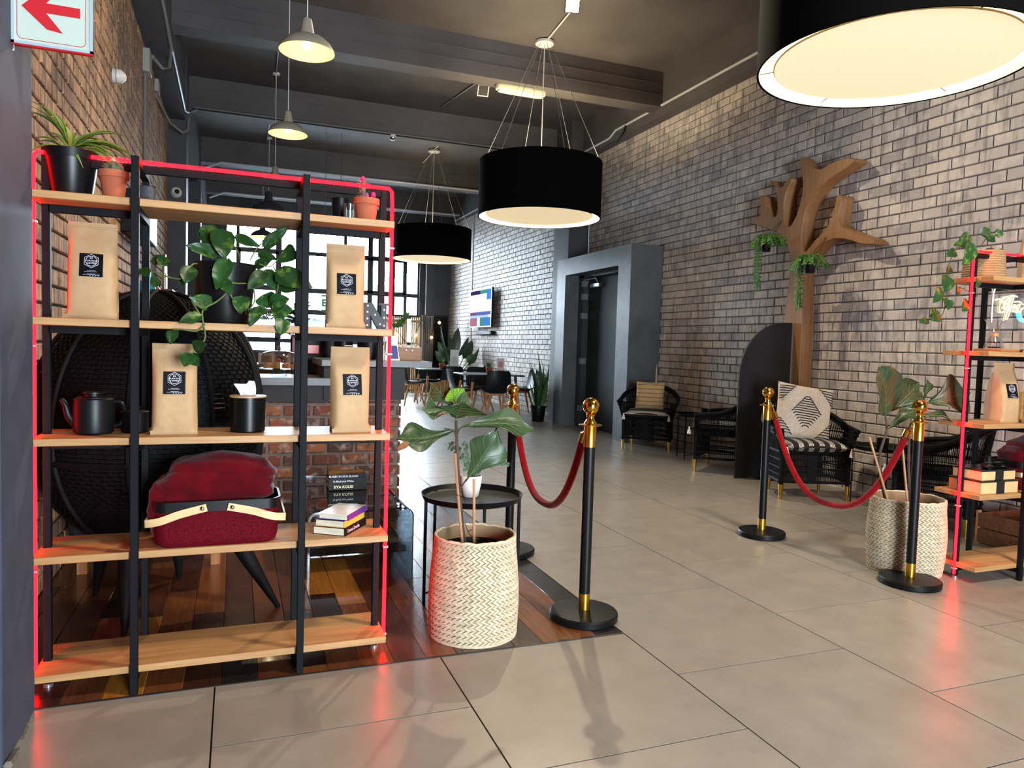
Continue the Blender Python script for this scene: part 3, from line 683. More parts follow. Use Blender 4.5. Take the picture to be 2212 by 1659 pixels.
# ------------------------------------------------------------------ coffee bags
label_m = mat('black_label', C(5, 5, 9), .35, spec=.12, col2=C(16, 16, 22), nscale=30, bump=.15, bscale=20)
print_m = mat('white_print', C(196, 196, 210), .5)
def coffee_bag(label, x, y, z, w=.155, h=.325, d=.085, rz=0.0, lw=.072, lx=.0, group='kraft coffee bags', seed=1, lz=None, dots=True):
    t = thing('coffee_bag', label, 'coffee bag', (x, y, z), rz, group)
    rr = random.Random(seed); nU, nV = 14, 22
    def prof(v):  # half depth
        if v > .90: return .004
        a = min(1, (.90-v)/.62)
        return .004 + (d/2-.004)*(1-(1-a)**2.0)
    def wv(v): return w/2*(1.0 - .03*v + .015*math.sin(v*5+seed))
    rows = []
    for j in range(nV+1):
        v = j/nV; hd = prof(v); hw = wv(v); row = []
        for i in range(nU+1):
            u = -1+2*i/nU; e = (1-abs(u)**7)**.5 if abs(u) < 1 else 0
            n = mnoise.noise(Vector((u*2.2+seed*7, v*5, seed)))*.006*(1-abs(u)**4)*min(1, v*6)
            row.append((u*hw, -hd*max(e, .92 if v < .05 else e)+-abs(n)*.0 + n*(.6 if v > .7 else .45), v*h))
        for i in range(nU, -1, -1):
            u = -1+2*i/nU; e = (1-abs(u)**7)**.5 if abs(u) < 1 else 0
            gus = -.012*(1-abs(u)**2) if False else 0
            row.append((u*hw*.995, hd*e+gus, v*h))
        rows.append(row)
    m = MB(); m.grid(rows, closed_u=True); n2 = len(rows[0]); m.add(rows[0], [tuple(range(n2))]); m.add(rows[-1], [tuple(range(n2))])
    m.build('bag_body', kraft, t, sharp=55)
    # seal ridges
    s_ = MB()
    for k_ in (.935, .955): s_.box(-w*.475, w*.475, -.0075, .0075, h*k_, h*k_+.002)
    s_.build('heat_seal', kraft, t)
    # label stuck to the front, following the bag's front face
    lz = lz if lz is not None else h*.53; lh = lw*1.13
    def front(u, zz):
        v = zz/h; hd = prof(v); hw = wv(v); q = u/hw
        e = (1-abs(q)**7)**.5
        n = mnoise.noise(Vector((q*2.2+seed*7, v*5, seed)))*.006*(1-abs(q)**4)*min(1, v*6)
        return -hd*e + n*(.6 if v > .7 else .45)
    pa = Vector((lx, front(lx, lz-lh*.45), lz-lh*.45)); pb = Vector((lx, front(lx, lz+lh*.45), lz+lh*.45))
    uy = (pb-pa).normalized(); ux = Vector((1, 0, 0)); un = ux.cross(uy)
    off = min(front(lx+a, lz+b)-(pa.y+(pb.y-pa.y)*((b/lh)/.9+.5)) for a in (-lw*.5, -.25*lw, 0, .25*lw, lw*.5) for b in (-lh*.5, -lh*.25, 0, lh*.25, lh*.5))
    c = (pa+pb)/2 + un*(-off if off < 0 else 0)+un*.0012
    def P(a, b, e=.0): return c+ux*a+uy*b+un*e
    lb = MB(); th = .0006
    vs = [P(a, b, e) for e in (0, th) for a, b in ((-lw/2, -lh/2), (lw/2, -lh/2), (lw/2, lh/2), (-lw/2, lh/2))]
    lb.add(vs, [(0, 1, 2, 3), (4, 5, 6, 7), (0, 1, 5, 4), (1, 2, 6, 5), (2, 3, 7, 6), (3, 0, 4, 7)])
    L_ = lb.build('label', label_m, t)
    pr = MB(); hx = [(math.sin(PI/3*i), math.cos(PI/3*i)) for i in range(6)]
    cy = lh*.17; R = lw*.335
    pr.tube([P(a*R, cy+b*R, .0012) for a, b in hx], lw*.012, 5, closed=True)
    pr.tube([P(R*.72*math.cos(2*PI*i/24), cy+R*.72*math.sin(2*PI*i/24), .0012) for i in range(24)], lw*.012, 5, closed=True)
    for txt, sz, yy in (('EG', .1, .29), ('PURPOSE', .105, .18), ('COFFEE', .105, .08)):
        q = text_mb(txt, lw*sz, P(0, lh*yy), ux, uy, .0016, bold=lw*.002, spacing=1.15); pr.add(q.v, q.f)
    for (a0, a1, b) in ((-.16, .2, -.24), (-.28, .28, -.29), (-.16, .24, -.385), (-.34, .38, -.42)):
        for k_ in range(int((a1-a0)/.045)):
            a = a0+k_*.045+rr.random()*.01
            pr.add([P(lw*a, lh*b-.0006, .0014), P(lw*(a+.03), lh*b-.0006, .0014), P(lw*(a+.03), lh*b+.0006, .0014), P(lw*a, lh*b+.0006, .0014)], [(0, 1, 2, 3)])
    for k_ in range(4):
        a = -.05+k_*.115
        pr.add([P(lw*a, lh*-.475, .0014), P(lw*(a+.04), lh*-.475, .0014), P(lw*(a+.04), lh*-.45, .0014), P(lw*a, lh*-.45, .0014)], [(0, 1, 2, 3)])
    pr.build('label_print', print_m, L_)
    return t
coffee_bag('kraft coffee bag with black label beside the red light tube, under the spider plant', -.472, 2.90, BZ[3], w=.158, h=.335, seed=1, lz=.185)
coffee_bag('kraft coffee bag between the teapot and the tissue canister', -.208, 2.87, BZ[2], w=.152, h=.325, seed=2, lz=.185, rz=.02)
coffee_bag('kraft coffee bag beside the black letter N, under the flowering cactus', .393, 2.885, BZ[3], w=.15, h=.325, seed=3, lz=.17)
coffee_bag('kraft coffee bag on the right end of the middle board, above the paperbacks', .415, 2.865, BZ[2], w=.155, h=.33, seed=4, lz=.185, rz=.09, d=.1)
coffee_bag('kraft coffee bag turned sideways on the right-hand shelf', 4.16, 2.90, BZ[2], w=.155, h=.34, seed=5, lz=.18, rz=-.12, d=.14)
coffee_bag('kraft coffee bag on the top board of the right-hand shelf', 4.395, 2.95, BZ[4], w=.155, h=.33, seed=6, lz=.17, rz=.1)

# ------------------------------------------------------------------ leaves
def leaf_grid(base, tip, width, up, droop=.12, fold=.18, kind='heart', nu=9, nv=3, wav=.0, seed=0):
    base = Vector(base); tip = Vector(tip); ax = tip-base; Ln = ax.length; ad = ax.normalized()
    side = ad.cross(Vector(up))
    if side.length < 1e-4: side = ad.cross(Vector((0, 1, .01)))
    side.normalize(); nn = side.cross(ad).normalized()
    rows = []
    for i in range(nu+1):
        t = i/nu
        if kind == 'heart': wd = (max(t, 0)**.36)*((1-t)**.85)*1.95
        elif kind == 'fiddle': wd = (.32*math.sin(PI*min(t*1.15, 1))**.7 + .85*math.exp(-((t-.68)/.24)**2))*(1-t**9)*min(1, t*7)*.95
        elif kind == 'paddle': wd = math.sin(PI*t**.8)**.75
        elif kind == 'round': wd = math.sin(PI*t)**.5
        else: wd = min(1, (1-t)*3)*(.55+.45*math.sin(PI*min(t*1.3, 1)))
        wd = max(wd, .012)*width/2
        c = base+ax*t+nn*(droop*Ln*math.sin(PI*t))
        row = []
        for j in range(-nv, nv+1):
            s_ = j/nv
            p = c+side*(s_*wd)+nn*(fold*abs(s_)*wd)
            if kind == 'heart' and t < .25: p = p-ad*(abs(s_)*Ln*.10*(1-t*4))
            if wav: p = p+nn*(wav*Ln*mnoise.noise(Vector((t*3+seed, s_*2, seed*1.7)))*(abs(s_)*.8+.2))
            row.append(p)
        rows.append(row)
    return rows, nn, side
def leaf(parent, name, mt, base, tip, width, up=(0, -.5, 1), veins=False, w=True, thick=.0012, **k):
    rows, nn, side = leaf_grid(base, tip, width, up, **k)
    m = MB(); m.grid(rows)
    back = [[p-nn*thick for p in r] for r in rows]
    m.grid(back)
    ob = m.build(name, mt, parent, w=w, sharp=80, fix=False)
    if veins:
        q = MB(); nv = len(rows[0])//2
        q.tube([r[nv]+nn*.0015 for r in rows], [.0024*(1-i/len(rows)*.7) for i in range(len(rows))], 5)
        N_ = len(rows)
        for i in range(2, N_-2, 2):
            for sg in (-1, 1):
                pts = [rows[min(i+kk, N_-1)][nv+sg*kk]+nn*.0012 for kk in range(0, nv+1) if i+kk < N_]
                if len(pts) > 1: q.tube(pts, .001, 4)
        q.build('veins', green_vein, ob, w=w)
    return ob
def stem(parent, name, mt, pts, r, w=True, n=6, sp=True):
    return MB().tube(spline(pts, 5) if sp else pts, r, n).build(name, mt, parent, w=w)
# pot helper (local coords)
def pot_parts(t, mt, r0, r1, h, rim=.0, rimh=.0, soil_z=.9, n=32):
    pr = [(r0*.96, 0), (r0, .006), (r1, h-rimh)]
    if rim: pr += [(r1+rim, h-rimh), (r1+rim, h), (r1+rim-.006, h)]
    else: pr += [(r1, h), (r1-.005, h)]
    pr += [(r1-.01, h*soil_z)]
    MB().lathe(pr, n).build('pot', mt, t)
    MB().lathe([(r1-.009, h*soil_z-.004), (.3*r1, h*soil_z+.004), (.001, h*soil_z+.006)], 20).build('soil', soil, t)
# ------------------------------------------------------------------ left shelf: plants on the top board
sp_t = thing('spider_plant', 'black pot with long grassy leaves on the top board beside the pillar', 'potted plant', (-.545, 2.93, BZ[4]))
MB().lathe([(.062, 0), (.064, .004), (.083, .135), (.086, .135), (.087, .165), (.081, .165), (.079, .14)], 40).build('pot', mat('satin_black_planter', C(11, 12, 15), .34, spec=.3), sp_t)
MB().lathe([(.08, .138), (.02, .142), (.001, .143)], 20).build('soil', soil, sp_t)
rg = random.Random(11)
ends = [(205, 880, .004)] 
lv = [(at(150, 318, 2.93), at(52, 222, 2.90)), (at(150, 318, 2.93), at(62, 240, 2.93)), (at(150, 320, 2.93), at(120, 245, 2.97)), (at(150, 320, 2.93), at(135, 258, 2.9)),
      (at(155, 322, 2.93), at(232, 292, 2.95)), (at(155, 322, 2.93), at(290, 300, 2.95)), (at(155, 325, 2.92), at(285, 338, 2.90)), (at(155, 325, 2.92), at(270, 330, 2.9)),
      (at(150, 322, 2.92), at(262, 352, 2.88)), (at(150, 322, 2.92), at(280, 350, 2.93)), (at(145, 322, 2.9), at(178, 360, 2.84)), (at(150, 322, 2.9), at(295, 340, 2.96)),
      (at(140, 322, 2.9), at(55, 335, 2.88)), (at(140, 322, 2.9), at(66, 300, 2.9)), (at(150, 322, 2.94), at(250, 318, 2.99)), (at(150, 322, 2.94), at(215, 305, 3.0)),
      (at(152, 322, 2.92), at(240, 340, 2.86)), (at(152, 322, 2.92), at(300, 345, 2.9)), (at(150, 322, 2.95), at(175, 285, 3.02)), (at(148, 322, 2.92), at(100, 285, 2.96))]
lv += [(b_, e_+Vector((rg.uniform(-.03, .03), rg.uniform(-.04, .04), rg.uniform(-.025, .02)))) for b_, e_ in lv]
for i, (b_, e_) in enumerate(lv):
    leaf(sp_t, 'leaf', green_grass, b_, e_, .014, up=(0, -.6, 1), kind='blade', droop=.16+.06*rg.random(), fold=.5, nu=10, nv=1)
def cactus_pot(name, label, x, y, R0=.034, R1=.046, H=.085):
    t = thing(name, label, 'potted plant', (x, y, BZ[4]))
    pot_parts(t, terracotta, R0, R1-.003, H, rim=.006, rimh=.024)
    return t
tp = cactus_pot('potted_cactus', 'small round cactus in a terracotta pot beside the spider plant', -.408, 2.89, .033, .046, .105)
m = MB(); rows = []
for i in range(9):
    a = -PI/2+PI*i/8; rows.append([(.03*math.cos(a)*(1+.1*math.cos(8*b)) if True else 0, 0, 0) for b in [0]])
def ribbed(R, H, c, n=40, ribs=8):
    rows = []
    for i in range(11):
        a = -PI/2+PI*i/10; r = max(R*math.cos(a), 1e-4)
        rows.append([(c[0]+r*(1+.12*math.cos(ribs*b))*math.cos(b), c[1]+r*(1+.12*math.cos(ribs*b))*math.sin(b), c[2]+H/2*math.sin(a)) for b in [2*PI*k_/n for k_ in range(n)]])
    return MB().grid(rows, closed_u=True)
cact = mat('cactus_skin', C(72, 88, 66), .6, col2=C(50, 66, 48), nscale=20)
ribbed(.031, .06, (0, 0, .112)).build('cactus_body', cact, tp)
MB().ball((0, 0, .142), .014, 10, 6).build('woolly_tip', mat('cactus_wool', C(196, 150, 108), .95), tp)
sps = MB()
for i in range(40):
    a = rg.random()*2*PI; b = rg.random()*1.3; d = Vector((math.cos(a)*math.cos(b), math.sin(a)*math.cos(b), math.sin(b)))
    p = Vector((0, 0, .112))+Vector((d.x*.031, d.y*.031, d.z*.03)); sps.tube([p, p+d*.009], [.0006, .0002], 3)
sps.build('spines', mat('cactus_spines', C(190, 140, 120), .6), tp)
c2 = cactus_pot('flowering_cactus', 'tall cactus with pink flowers in a terracotta pot on the top board', .470, 2.895, .036, .048, .098)
ribbed(.012, .085, (-.014, 0, .125), ribs=7).build('cactus_body', cact, c2)
pink = mat('cactus_flower_pink', C(206, 40, 116), .6, col2=C(170, 24, 90), nscale=30)
for (dx, dz, r_) in ((-.016, .172, .0125), (.0, .108, .013), (.026, .113, .0135)):
    fb = MB()
    for k_ in range(3):
        for q in range(9):
            a = 2*PI*q/9+k_*.35; rad = r_*(.95-.2*k_)
            b0 = Vector((dx, -.004, dz-r_*.6)); t0 = Vector((dx+rad*.8*math.cos(a), -.004+rad*.8*math.sin(a), dz+r_*(.3+.35*k_)))
            rw, n_, s_ = leaf_grid(b0, t0, r_*.9, (math.cos(a)*.2, math.sin(a)*.2, 1), droop=-.25, fold=.1, kind='round', nu=4, nv=1); fb.grid(rw)
    fb.build('flower', pink, c2, sharp=80, fix=False)
sps = MB()
for i in range(60):
    a = rg.random()*2*PI; zz = .09+rg.random()*.075; p = Vector((-.014+.012*math.cos(a), .012*math.sin(a), zz)); sps.tube([p, p+Vector((math.cos(a)*.014, math.sin(a)*.014, .004))], [.0006, .0002], 3)
sps.build('spines', mat('cactus_spines', C(190, 140, 120), .6), c2)
cu = thing('black_cup', 'plain black cup next to the flowering cactus', 'cup', (.378, 2.955, BZ[4]))
MB().lathe([(.030, 0), (.031, .003), (.034, .10), (.0325, .10), (.029, .008), (.001, .006)], 32).build('body', black_sat, cu); MB().lathe([(.0335, .099), (.0345, .1005), (.033, .101)], 32, cap=False).build('rim', black_gloss, cu)
gl = thing('candle_glass', 'small ribbed candle glass in front of the black cup', 'candle', (.402, 2.872, BZ[4]))
MB().lathe([(.020, 0), (.021, .003), (.0225, .068), (.021, .068), (.0195, .008), (.001, .006)], 24).build('glass', clear_glass('frosted_candle_glass', (.72, .82, .82), .16, .15), gl)
MB().lathe([(.0188, .008), (.0195, .042), (.001, .044)], 20).build('wax', mat('pale_candle_wax', C(150, 172, 172), .6), gl)
m = MB()
for i in range(14):
    a = 2*PI*i/14; m.tube([(.0206*math.cos(a), .0206*math.sin(a), .004), (.0228*math.cos(a), .0228*math.sin(a), .05)], .0012, 4)
m.build('ribs', clear_glass('frosted_candle_glass'), gl)
# clutter at the rear left post of the top board
bx = thing('dark_gift_bag', 'dark crumpled bag behind the left post on the top board', 'bag', (-.315, 3.0, BZ[4]))
m = MB(); rows = []
for j in range(8):
    v = j/7; rows.append([((-.026+.003*math.sin(j*2+i))*1.0*math.cos(a)*(1-.25*v)*1.3, .018*math.sin(a)*(1-.5*v), v*.085) for i, a in enumerate([2*PI*k_/14 for k_ in range(14)])])
m.grid(rows, closed_u=True); m.build('body', mat('charcoal_foil', C(52, 54, 60), .4, bump=.6, bscale=30), bx); MB().box(-.03, .03, -.003, .003, .083, .088).build('top_fold', black_sat, bx)
# ------------------------------------------------------------------ pothos on board four
po = thing('pothos_plant', 'trailing pothos with heart-shaped leaves in a wide black pot', 'potted plant', (-.045, 2.93, BZ[3]))
MB().lathe([(.088, 0), (.09, .004), (.113, .225), (.109, .225), (.105, .20)], 44).build('pot', mat('satin_black_planter'  , C(20, 21, 24), .3), po)
MB().lathe([(.106, .2), (.02, .205), (.001, .206)], 20).build('soil', soil, po)
# (base px, tip px, width px, depth): leaf spots read off the plant
PL = [((458, 530), (430, 497), 30, 2.93), ((470, 548), (400, 530), 30, 2.88), ((478, 500), (485, 560), 48, 2.87), ((441, 492), (478, 548), 44, 2.92),
      ((490, 562), (467, 628), 38, 2.82), ((512, 512), (562, 533), 22, 2.96), ((572, 532), (625, 487), 26, 2.94), ((560, 548), (598, 562), 22, 2.97), ((553, 575), (590, 560), 22, 2.95),
      ((612, 545), (640, 560), 44, 2.9), ((572, 590), (535, 626), 34, 2.84), ((575, 585), (595, 628), 30, 2.88), ((600, 590), (676, 622), 46, 2.84), ((608, 612), (645, 625), 34, 2.86),
      ((412, 578), (398, 612), 34, 2.80), ((405, 592), (388, 618), 26, 2.84), ((483, 608), (500, 636), 26, 2.81), ((523, 642), (520, 678), 36, 2.80), ((568, 640), (590, 665), 44, 2.84),
      ((585, 660), (625, 645), 40, 2.80), ((590, 672), (632, 668), 40, 2.79), ((610, 690), (607, 725), 32, 2.77), ((560, 665), (540, 705), 26, 2.78), ((572, 668), (548, 680), 24, 2.80),
      ((455, 652), (408, 642), 26, 2.80), ((448, 662), (420, 655), 20, 2.79), ((432, 682), (386, 698), 28, 2.76), ((352, 565), (342, 572), 26, 2.82), ((338, 618), (331, 590), 20, 2.83), ((375, 715), (368, 744), 24, 2.75),
      ((412, 765), (398, 792), 34, 2.74), ((420, 752), (446, 742), 30, 2.735), ((410, 768), (432, 792), 26, 2.74), ((304, 582), (322, 596), 26, 2.86), ((330, 562), (372, 566), 24, 2.84)]
for i, (b_, e_, wpx, Y) in enumerate(PL):
    B_ = at(*b_, Y); E_ = at(*e_, Y-.03); wd = wpx*cam_depth(B_)/FPX
    leaf(po, 'leaf', green_pothos, B_, E_, wd*1.12, up=(.15*math.sin(i), -1, .25+.3*math.cos(i*1.7)), kind='heart', droop=.05, fold=.12+.12*((i*7) % 5)/5, nu=9, nv=3, wav=.10, seed=i)
vine = mat('pothos_vine', C(92, 110, 58), .55, col2=C(70, 84, 44), nscale=20)
for pts in [[(490, 560, 2.9), (485, 585, 2.83), (492, 625, 2.80), (470, 650, 2.79), (440, 668, 2.78), (438, 690, 2.76), (443, 730, 2.745), (425, 752, 2.74), (412, 768, 2.74)],
            [(492, 625, 2.80), (510, 655, 2.80), (525, 645, 2.80)], [(540, 562, 2.92), (560, 530, 2.94), (575, 528, 2.94)], [(560, 570, 2.9), (585, 575, 2.9), (612, 545, 2.9)],
            [(430, 570, 2.88), (415, 572, 2.83), (395, 600, 2.8), (370, 600, 2.81), (340, 590, 2.83), (310, 582, 2.86)], [(540, 612, 2.85), (510, 612, 2.82), (483, 608, 2.81)],
            [(548, 622, 2.82), (550, 650, 2.81), (540, 670, 2.79), (560, 668, 2.79)], [(440, 668, 2.78), (425, 655, 2.78), (410, 640, 2.78), (432, 680, 2.77)], [(443, 700, 2.75), (425, 715, 2.745), (395, 712, 2.745), (375, 712, 2.75)],
            [(470, 560, 2.9), (472, 530, 2.9), (478, 505, 2.89)], [(520, 562, 2.92), (512, 540, 2.93), (500, 525, 2.93)], [(590, 575, 2.88), (600, 600, 2.86), (598, 640, 2.82), (592, 670, 2.79)]]:
    stem(po, 'vine', vine, [at(*p) for p in pts], .0028)
rv = random.Random(5); tg = MB()
for i in range(9):
    a = at(545+rv.random()*40, 690, 2.80); tg.tube(spline([a, a+Vector((rv.uniform(-.03, .03), rv.uniform(-.02, .02), .02)), a+Vector((rv.uniform(-.04, .04), 0, .045)), a+Vector((rv.uniform(-.04, .04), 0, .012))], 5), .002, 5)
tg.build('root_tangle', mat('dry_vine', C(60, 56, 50), .7), po, w=True)
# ------------------------------------------------------------------ letter N (marquee letter)
def marquee(name, label, poly_list, x, y, z, h, depth, mt, rz=0, bulbs=()):
    t = thing(name, label, 'letter', (x, y, z), rz)
    m = MB()
    for poly in poly_list: m.prism([(u*h, v*h) for u, v in poly], -depth/2, depth/2, lambda u, v, w_: (u, w_, v))
    m.build('letter_body', mt, t)
    for (u, v) in bulbs: MB().ball((u*h, -depth/2-.002, v*h), .0042, 10, 6).build('bulb', white_plastic, t)
    return t
Npoly = [[(-.5, 0), (-.12, 0), (-.12, .08), (-.2, .08), (-.2, .55), (.12, 0), (.42, 0), (.42, .92), (.5, .92), (.5, 1), (.12, 1), (.12, .92), (.22, .92), (.22, .45), (-.12, 1), (-.5, 1), (-.5, .92), (-.42, .92), (-.42, .08), (-.5, .08)]]
marquee('letter_sign', 'black marquee letter N beside the upper right coffee bag', Npoly, .512, 2.895, BZ[3], .105, .03, black_gloss, bulbs=[(-.31, .15), (-.31, .4), (-.31, .65), (-.3, .88), (-.02, .55), (.17, .2), (.32, .15), (.32, .45), (.32, .75)])
# ------------------------------------------------------------------ teapot, mug, tissue canister on board three
tpm = mat('matt_black_ceramic', C(12, 13, 15), .4, spec=.3)
te = thing('teapot', 'matt black teapot with flat lid', 'teapot', (-.470, 2.90, BZ[2]))
MB().lathe([(.055, 0), (.063, .006), (.066, .03), (.0655, .10), (.063, .122), (.058, .126)], 44).build('body', tpm, te)
lid = MB().lathe([(.055, .126), (.054, .130), (.03, .132), (.029, .140), (.036, .142), (.036, .147), (.001, .148)], 36).build('lid', tpm, te)
MB().tube(spline([(-.052, -.005, .035), (-.075, -.006, .06), (-.086, -.007, .10), (-.1, -.008, .122)], 5), [.018 - .0105*i/15 for i in range(16)], 12).build('spout', tpm, te)
MB().tube(spline([(.058, 0, .112), (.085, 0, .108), (.097, 0, .075), (.085, 0, .035), (.06, 0, .025)], 6), .0065, 8).build('handle', tpm, te)
mg = thing('lidded_mug', 'low black lidded mug behind the left front post', 'mug', (-.343, 2.92, BZ[2]))
MB().lathe([(.04, 0), (.046, .004), (.048, .075), (.045, .078), (.02, .083), (.001, .084)], 32).build('body', tpm, mg); MB().lathe([(.018, .084), (.02, .094), (.001, .095)], 20).build('lid_knob', tpm, mg)
ti = thing('tissue_canister', 'round black tissue canister with wooden lid', 'tissue box', (.041, 2.905, BZ[2]))
MB().lathe([(.058, 0), (.062, .004), (.0635, .13), (.06, .13)], 48).build('body', mat('satin_black_can', C(8, 9, 11), .34, spec=.3), ti)
MB().lathe([(.066, .13), (.067, .131), (.067, .135), (.066, .136), (.001, .1365)], 40).build('lid', wood('lid_wood', C(190, 146, 98), C(160, 118, 76)), ti)
m = MB()
rows = [[Vector((-.026+.052*i/6-.006*j*(1 if i < 3 else .2)+.002*math.sin(i*2+j), .006*math.sin(i*1.7)+.004*math.cos(j), .134+.0115*j*(1+.25*(i > 3)))) for i in range(7)] for j in range(5)]
m.grid(rows); m.grid([[p+Vector((.003, .008, -.002)) for p in r] for r in rows]); m.build('tissue', mat('tissue_paper', C(232, 230, 226), .9), ti, sharp=30, fix=False)
# ------------------------------------------------------------------ shopping basket with blanket, board two
mesh_m = mat('crimson_mesh', C(104, 5, 22), .7, spec=.1, col2=C(56, 2, 12), nscale=300, contrast=(.42, .58), bump=.4, bscale=300)
def rrect(a, b, r, n=8):
    out = []
    for (cx, cy, s0) in ((a-r, b-r, 0), (-a+r, b-r, PI/2), (-a+r, -b+r, PI), (a-r, -b+r, 3*PI/2)):
        for i in range(n+1): t_ = s0+PI/2*i/n; out.append((cx+r*math.cos(t_), cy+r*math.sin(t_)))
    return out
def red_basket(label, x, y, z, rz=0.0, W_=.43, D_=.235, H_=.165, blanket=True, seed=1):
    t = thing('shopping_basket', label, 'basket', (x, y, z), rz, 'crimson mesh baskets with blankets')
    lev = [(.44, .0), (.47, .008), (.485, .03), (.495, .10), (.5, H_-.034)]
    m = MB(); m.grid([[(p[0]*k_*2, p[1]*k_*2, h_) for p in rrect(W_/2, D_/2, .05)] for k_, h_ in lev], closed_u=True); r0 = [(p[0]*.88, p[1]*.88, 0) for p in rrect(W_/2, D_/2, .05)]; m.add(r0, [tuple(range(len(r0)))])
    m.build('mesh_body', mesh_m, t)
    m = MB(); O = rrect(W_/2+.004, D_/2+.004, .054); I = rrect(W_/2-.004, D_/2-.004, .046)
    m.grid([[(p[0], p[1], H_-.036) for p in O], [(p[0], p[1], H_) for p in O], [(p[0], p[1], H_) for p in I], [(p[0], p[1], H_-.036) for p in I], [(p[0], p[1], H_-.036) for p in O]], closed_u=True); m.build('rim', black_sat, t)
    hw = wood('bentwood_handle', C(216, 184, 138), C(196, 160, 112), .4)
    for sg in (-1, 1):
        # each bentwood strap runs flat along the rim, is folded down to its side of the basket
        yo = D_/2+.012; xe = sg*(W_/2+.016); x1 = sg*.035
        pts = [(x1, -yo, H_-.020), (sg*.12, -yo, H_-.028-.012), (sg*(W_/2-.03), -yo, H_-.062), (xe*.985, -yo+.012, H_-.070), (xe, -yo+.04, H_-.072), (xe, yo-.04, H_-.072), (xe*.985, yo-.012, H_-.070), (sg*(W_/2-.03), yo, H_-.062), (sg*.12, yo, H_-.04), (x1, yo, H_-.02)]
        pts = spline(pts, 5); mm = MB(); rows = []
        for i, p in enumerate(pts):
            d = pts[min(i+1, len(pts)-1)]-pts[max(i-1, 0)]; d.normalize(); up = Vector((0, 0, 1)); out = d.cross(up); out.normalize(); upv = out.cross(d)
            rows.append([p+upv*.0135+out*.003, p-upv*.0135+out*.003, p-upv*.0135-out*.003, p+upv*.0135-out*.003])
        mm.grid(rows, closed_u=True); mm.add(rows[0], [(0, 1, 2, 3)]); mm.add(rows[-1], [(0, 1, 2, 3)])
        for yy in (-yo, yo): mm.lathe([(.0155, -.003), (.0155, .003)], 16).v[-32:]; 
        hnd = mm.build('handle', hw, t)
        for yy, rt in ((-yo-.005, 1), (yo+.005, -1)):
            MB().lathe([(.008, 0), (.007, .002), (.004, .0035), (.001, .004)], 14).xf(Matrix.Translation((sg*.05, yy, H_-.0225)) @ Matrix.Rotation(rt*PI/2, 4, 'X')).build('rivet', chrome, hnd)
    return t
bt = red_basket('crimson mesh basket with bentwood handles on the left shelf', -.060, 2.885, BZ[1])
def blanket(label, x, y, z, rz, a, b, h, seed, tail=True):
    t = thing('folded_blanket', label, 'blanket', (x, y, z), rz, 'crimson velvet blankets')
    def lump(c, ra, rb, rh, sd, n=40, k=18, sag=0):
        rows = []
        for i in range(k+1):
            e = -PI/2+PI*i/k; row = []
            for j in range(n):
                f_ = 2*PI*j/n; se = lambda q, p_: math.copysign(abs(q)**p_, q)
                P_ = Vector((ra*se(math.cos(e), .55)*se(math.cos(f_), .5), rb*se(math.cos(e), .55)*se(math.sin(f_), .5), rh*se(math.sin(e), .8)))
                nz = mnoise.noise(P_*9+Vector((sd, sd*2, 0)))*.018+mnoise.noise(P_*24+Vector((0, sd, 0)))*.006
                fold_ = .008*math.sin(P_.z*120+P_.x*14+sd)
                d = Vector((P_.x, P_.y, P_.z*1.5)).normalized()
                row.append(Vector(c)+P_+d*(nz+fold_*abs(math.cos(e)))+Vector((0, 0, -sag*(P_.x/ra)**2)))
            rows.append(row)
        return MB().grid(rows, closed_u=True)
    lump((0, 0, h*.36), a, b, h*.36, seed).build('lower_fold', red_velvet, t, sharp=85)
    lump((a*.10, -.004, h*.70), a*.90, b*.92, h*.32, seed+3, sag=.02).build('upper_fold', red_velvet, t, sharp=85)
    if tail: lump((-a*.93, -b*.45, -h*.02), a*.14, b*.42, h*.52, seed+5, n=24, k=14).build('hanging_corner', red_velvet, t, sharp=85)
    return t
blanket('crimson velvet blanket heaped in the basket on the left shelf', -.070, 2.885, BZ[1]+.135, 0, .205, .10, .185, 2)
# paperbacks on board two
def book(label, x, y, z, rz, L_, W_, T_, cover, spine, group, title=None, tcol=print_m, tsize=.6, cover2=None):
    """book lying flat; local +X along the spine length, spine on -Y side"""
    t = thing('book', label, 'book', (x, y, z), rz, group)
    MB().box(-L_/2+.003, L_/2-.003, -W_/2+.003, W_/2-.004, .0015, T_-.0015).build('pages', paper, t)
    MB().box(-L_/2, L_/2, -W_/2, W_/2, T_-.0018, T_).build('front_cover', cover, t)
    MB().box(-L_/2, L_/2, -W_/2, W_/2, 0, .0018).build('back_cover', cover2 or spine, t)
    sp_ = MB().box(-L_/2, L_/2, -W_/2-.001, -W_/2+.003, 0, T_).build('spine', spine, t)
    if title: text_mb(title, T_*tsize, (-L_*.12, -W_/2-.001, T_*.5), (1, 0, 0), (0, 0, 1), .0006, bold=T_*.012).build('title', tcol, sp_)
    return t
GBK = 'paperbacks on the left shelf'
a_ = math.atan2(.21, .135)
blackc = mat('black_book_cover', C(10, 10, 13), .5, spec=.2); greyw = mat('grey_white_cover', C(196, 188, 178), .3, col2=C(150, 140, 120), nscale=6)
purp = mat('purple_spine', C(84, 40, 130), .4); yel = mat('yellow_spine', C(226, 170, 60), .45); col_b = mat('photo_cover', C(206, 200, 190), .22, col2=C(160, 130, 80), nscale=9, contrast=(.55, .7))
book('thick black-spined paperback at the bottom of the pile by the right post', .392, 2.905, BZ[1], a_, .20, .135, .030, blackc, blackc, GBK, 'Deena Drenka', tsize=.62)
book('yellow-spined paperback in the middle of the pile by the right post', .392, 2.908, BZ[1]+.030, a_, .185, .125, .026, blackc, yel, GBK)
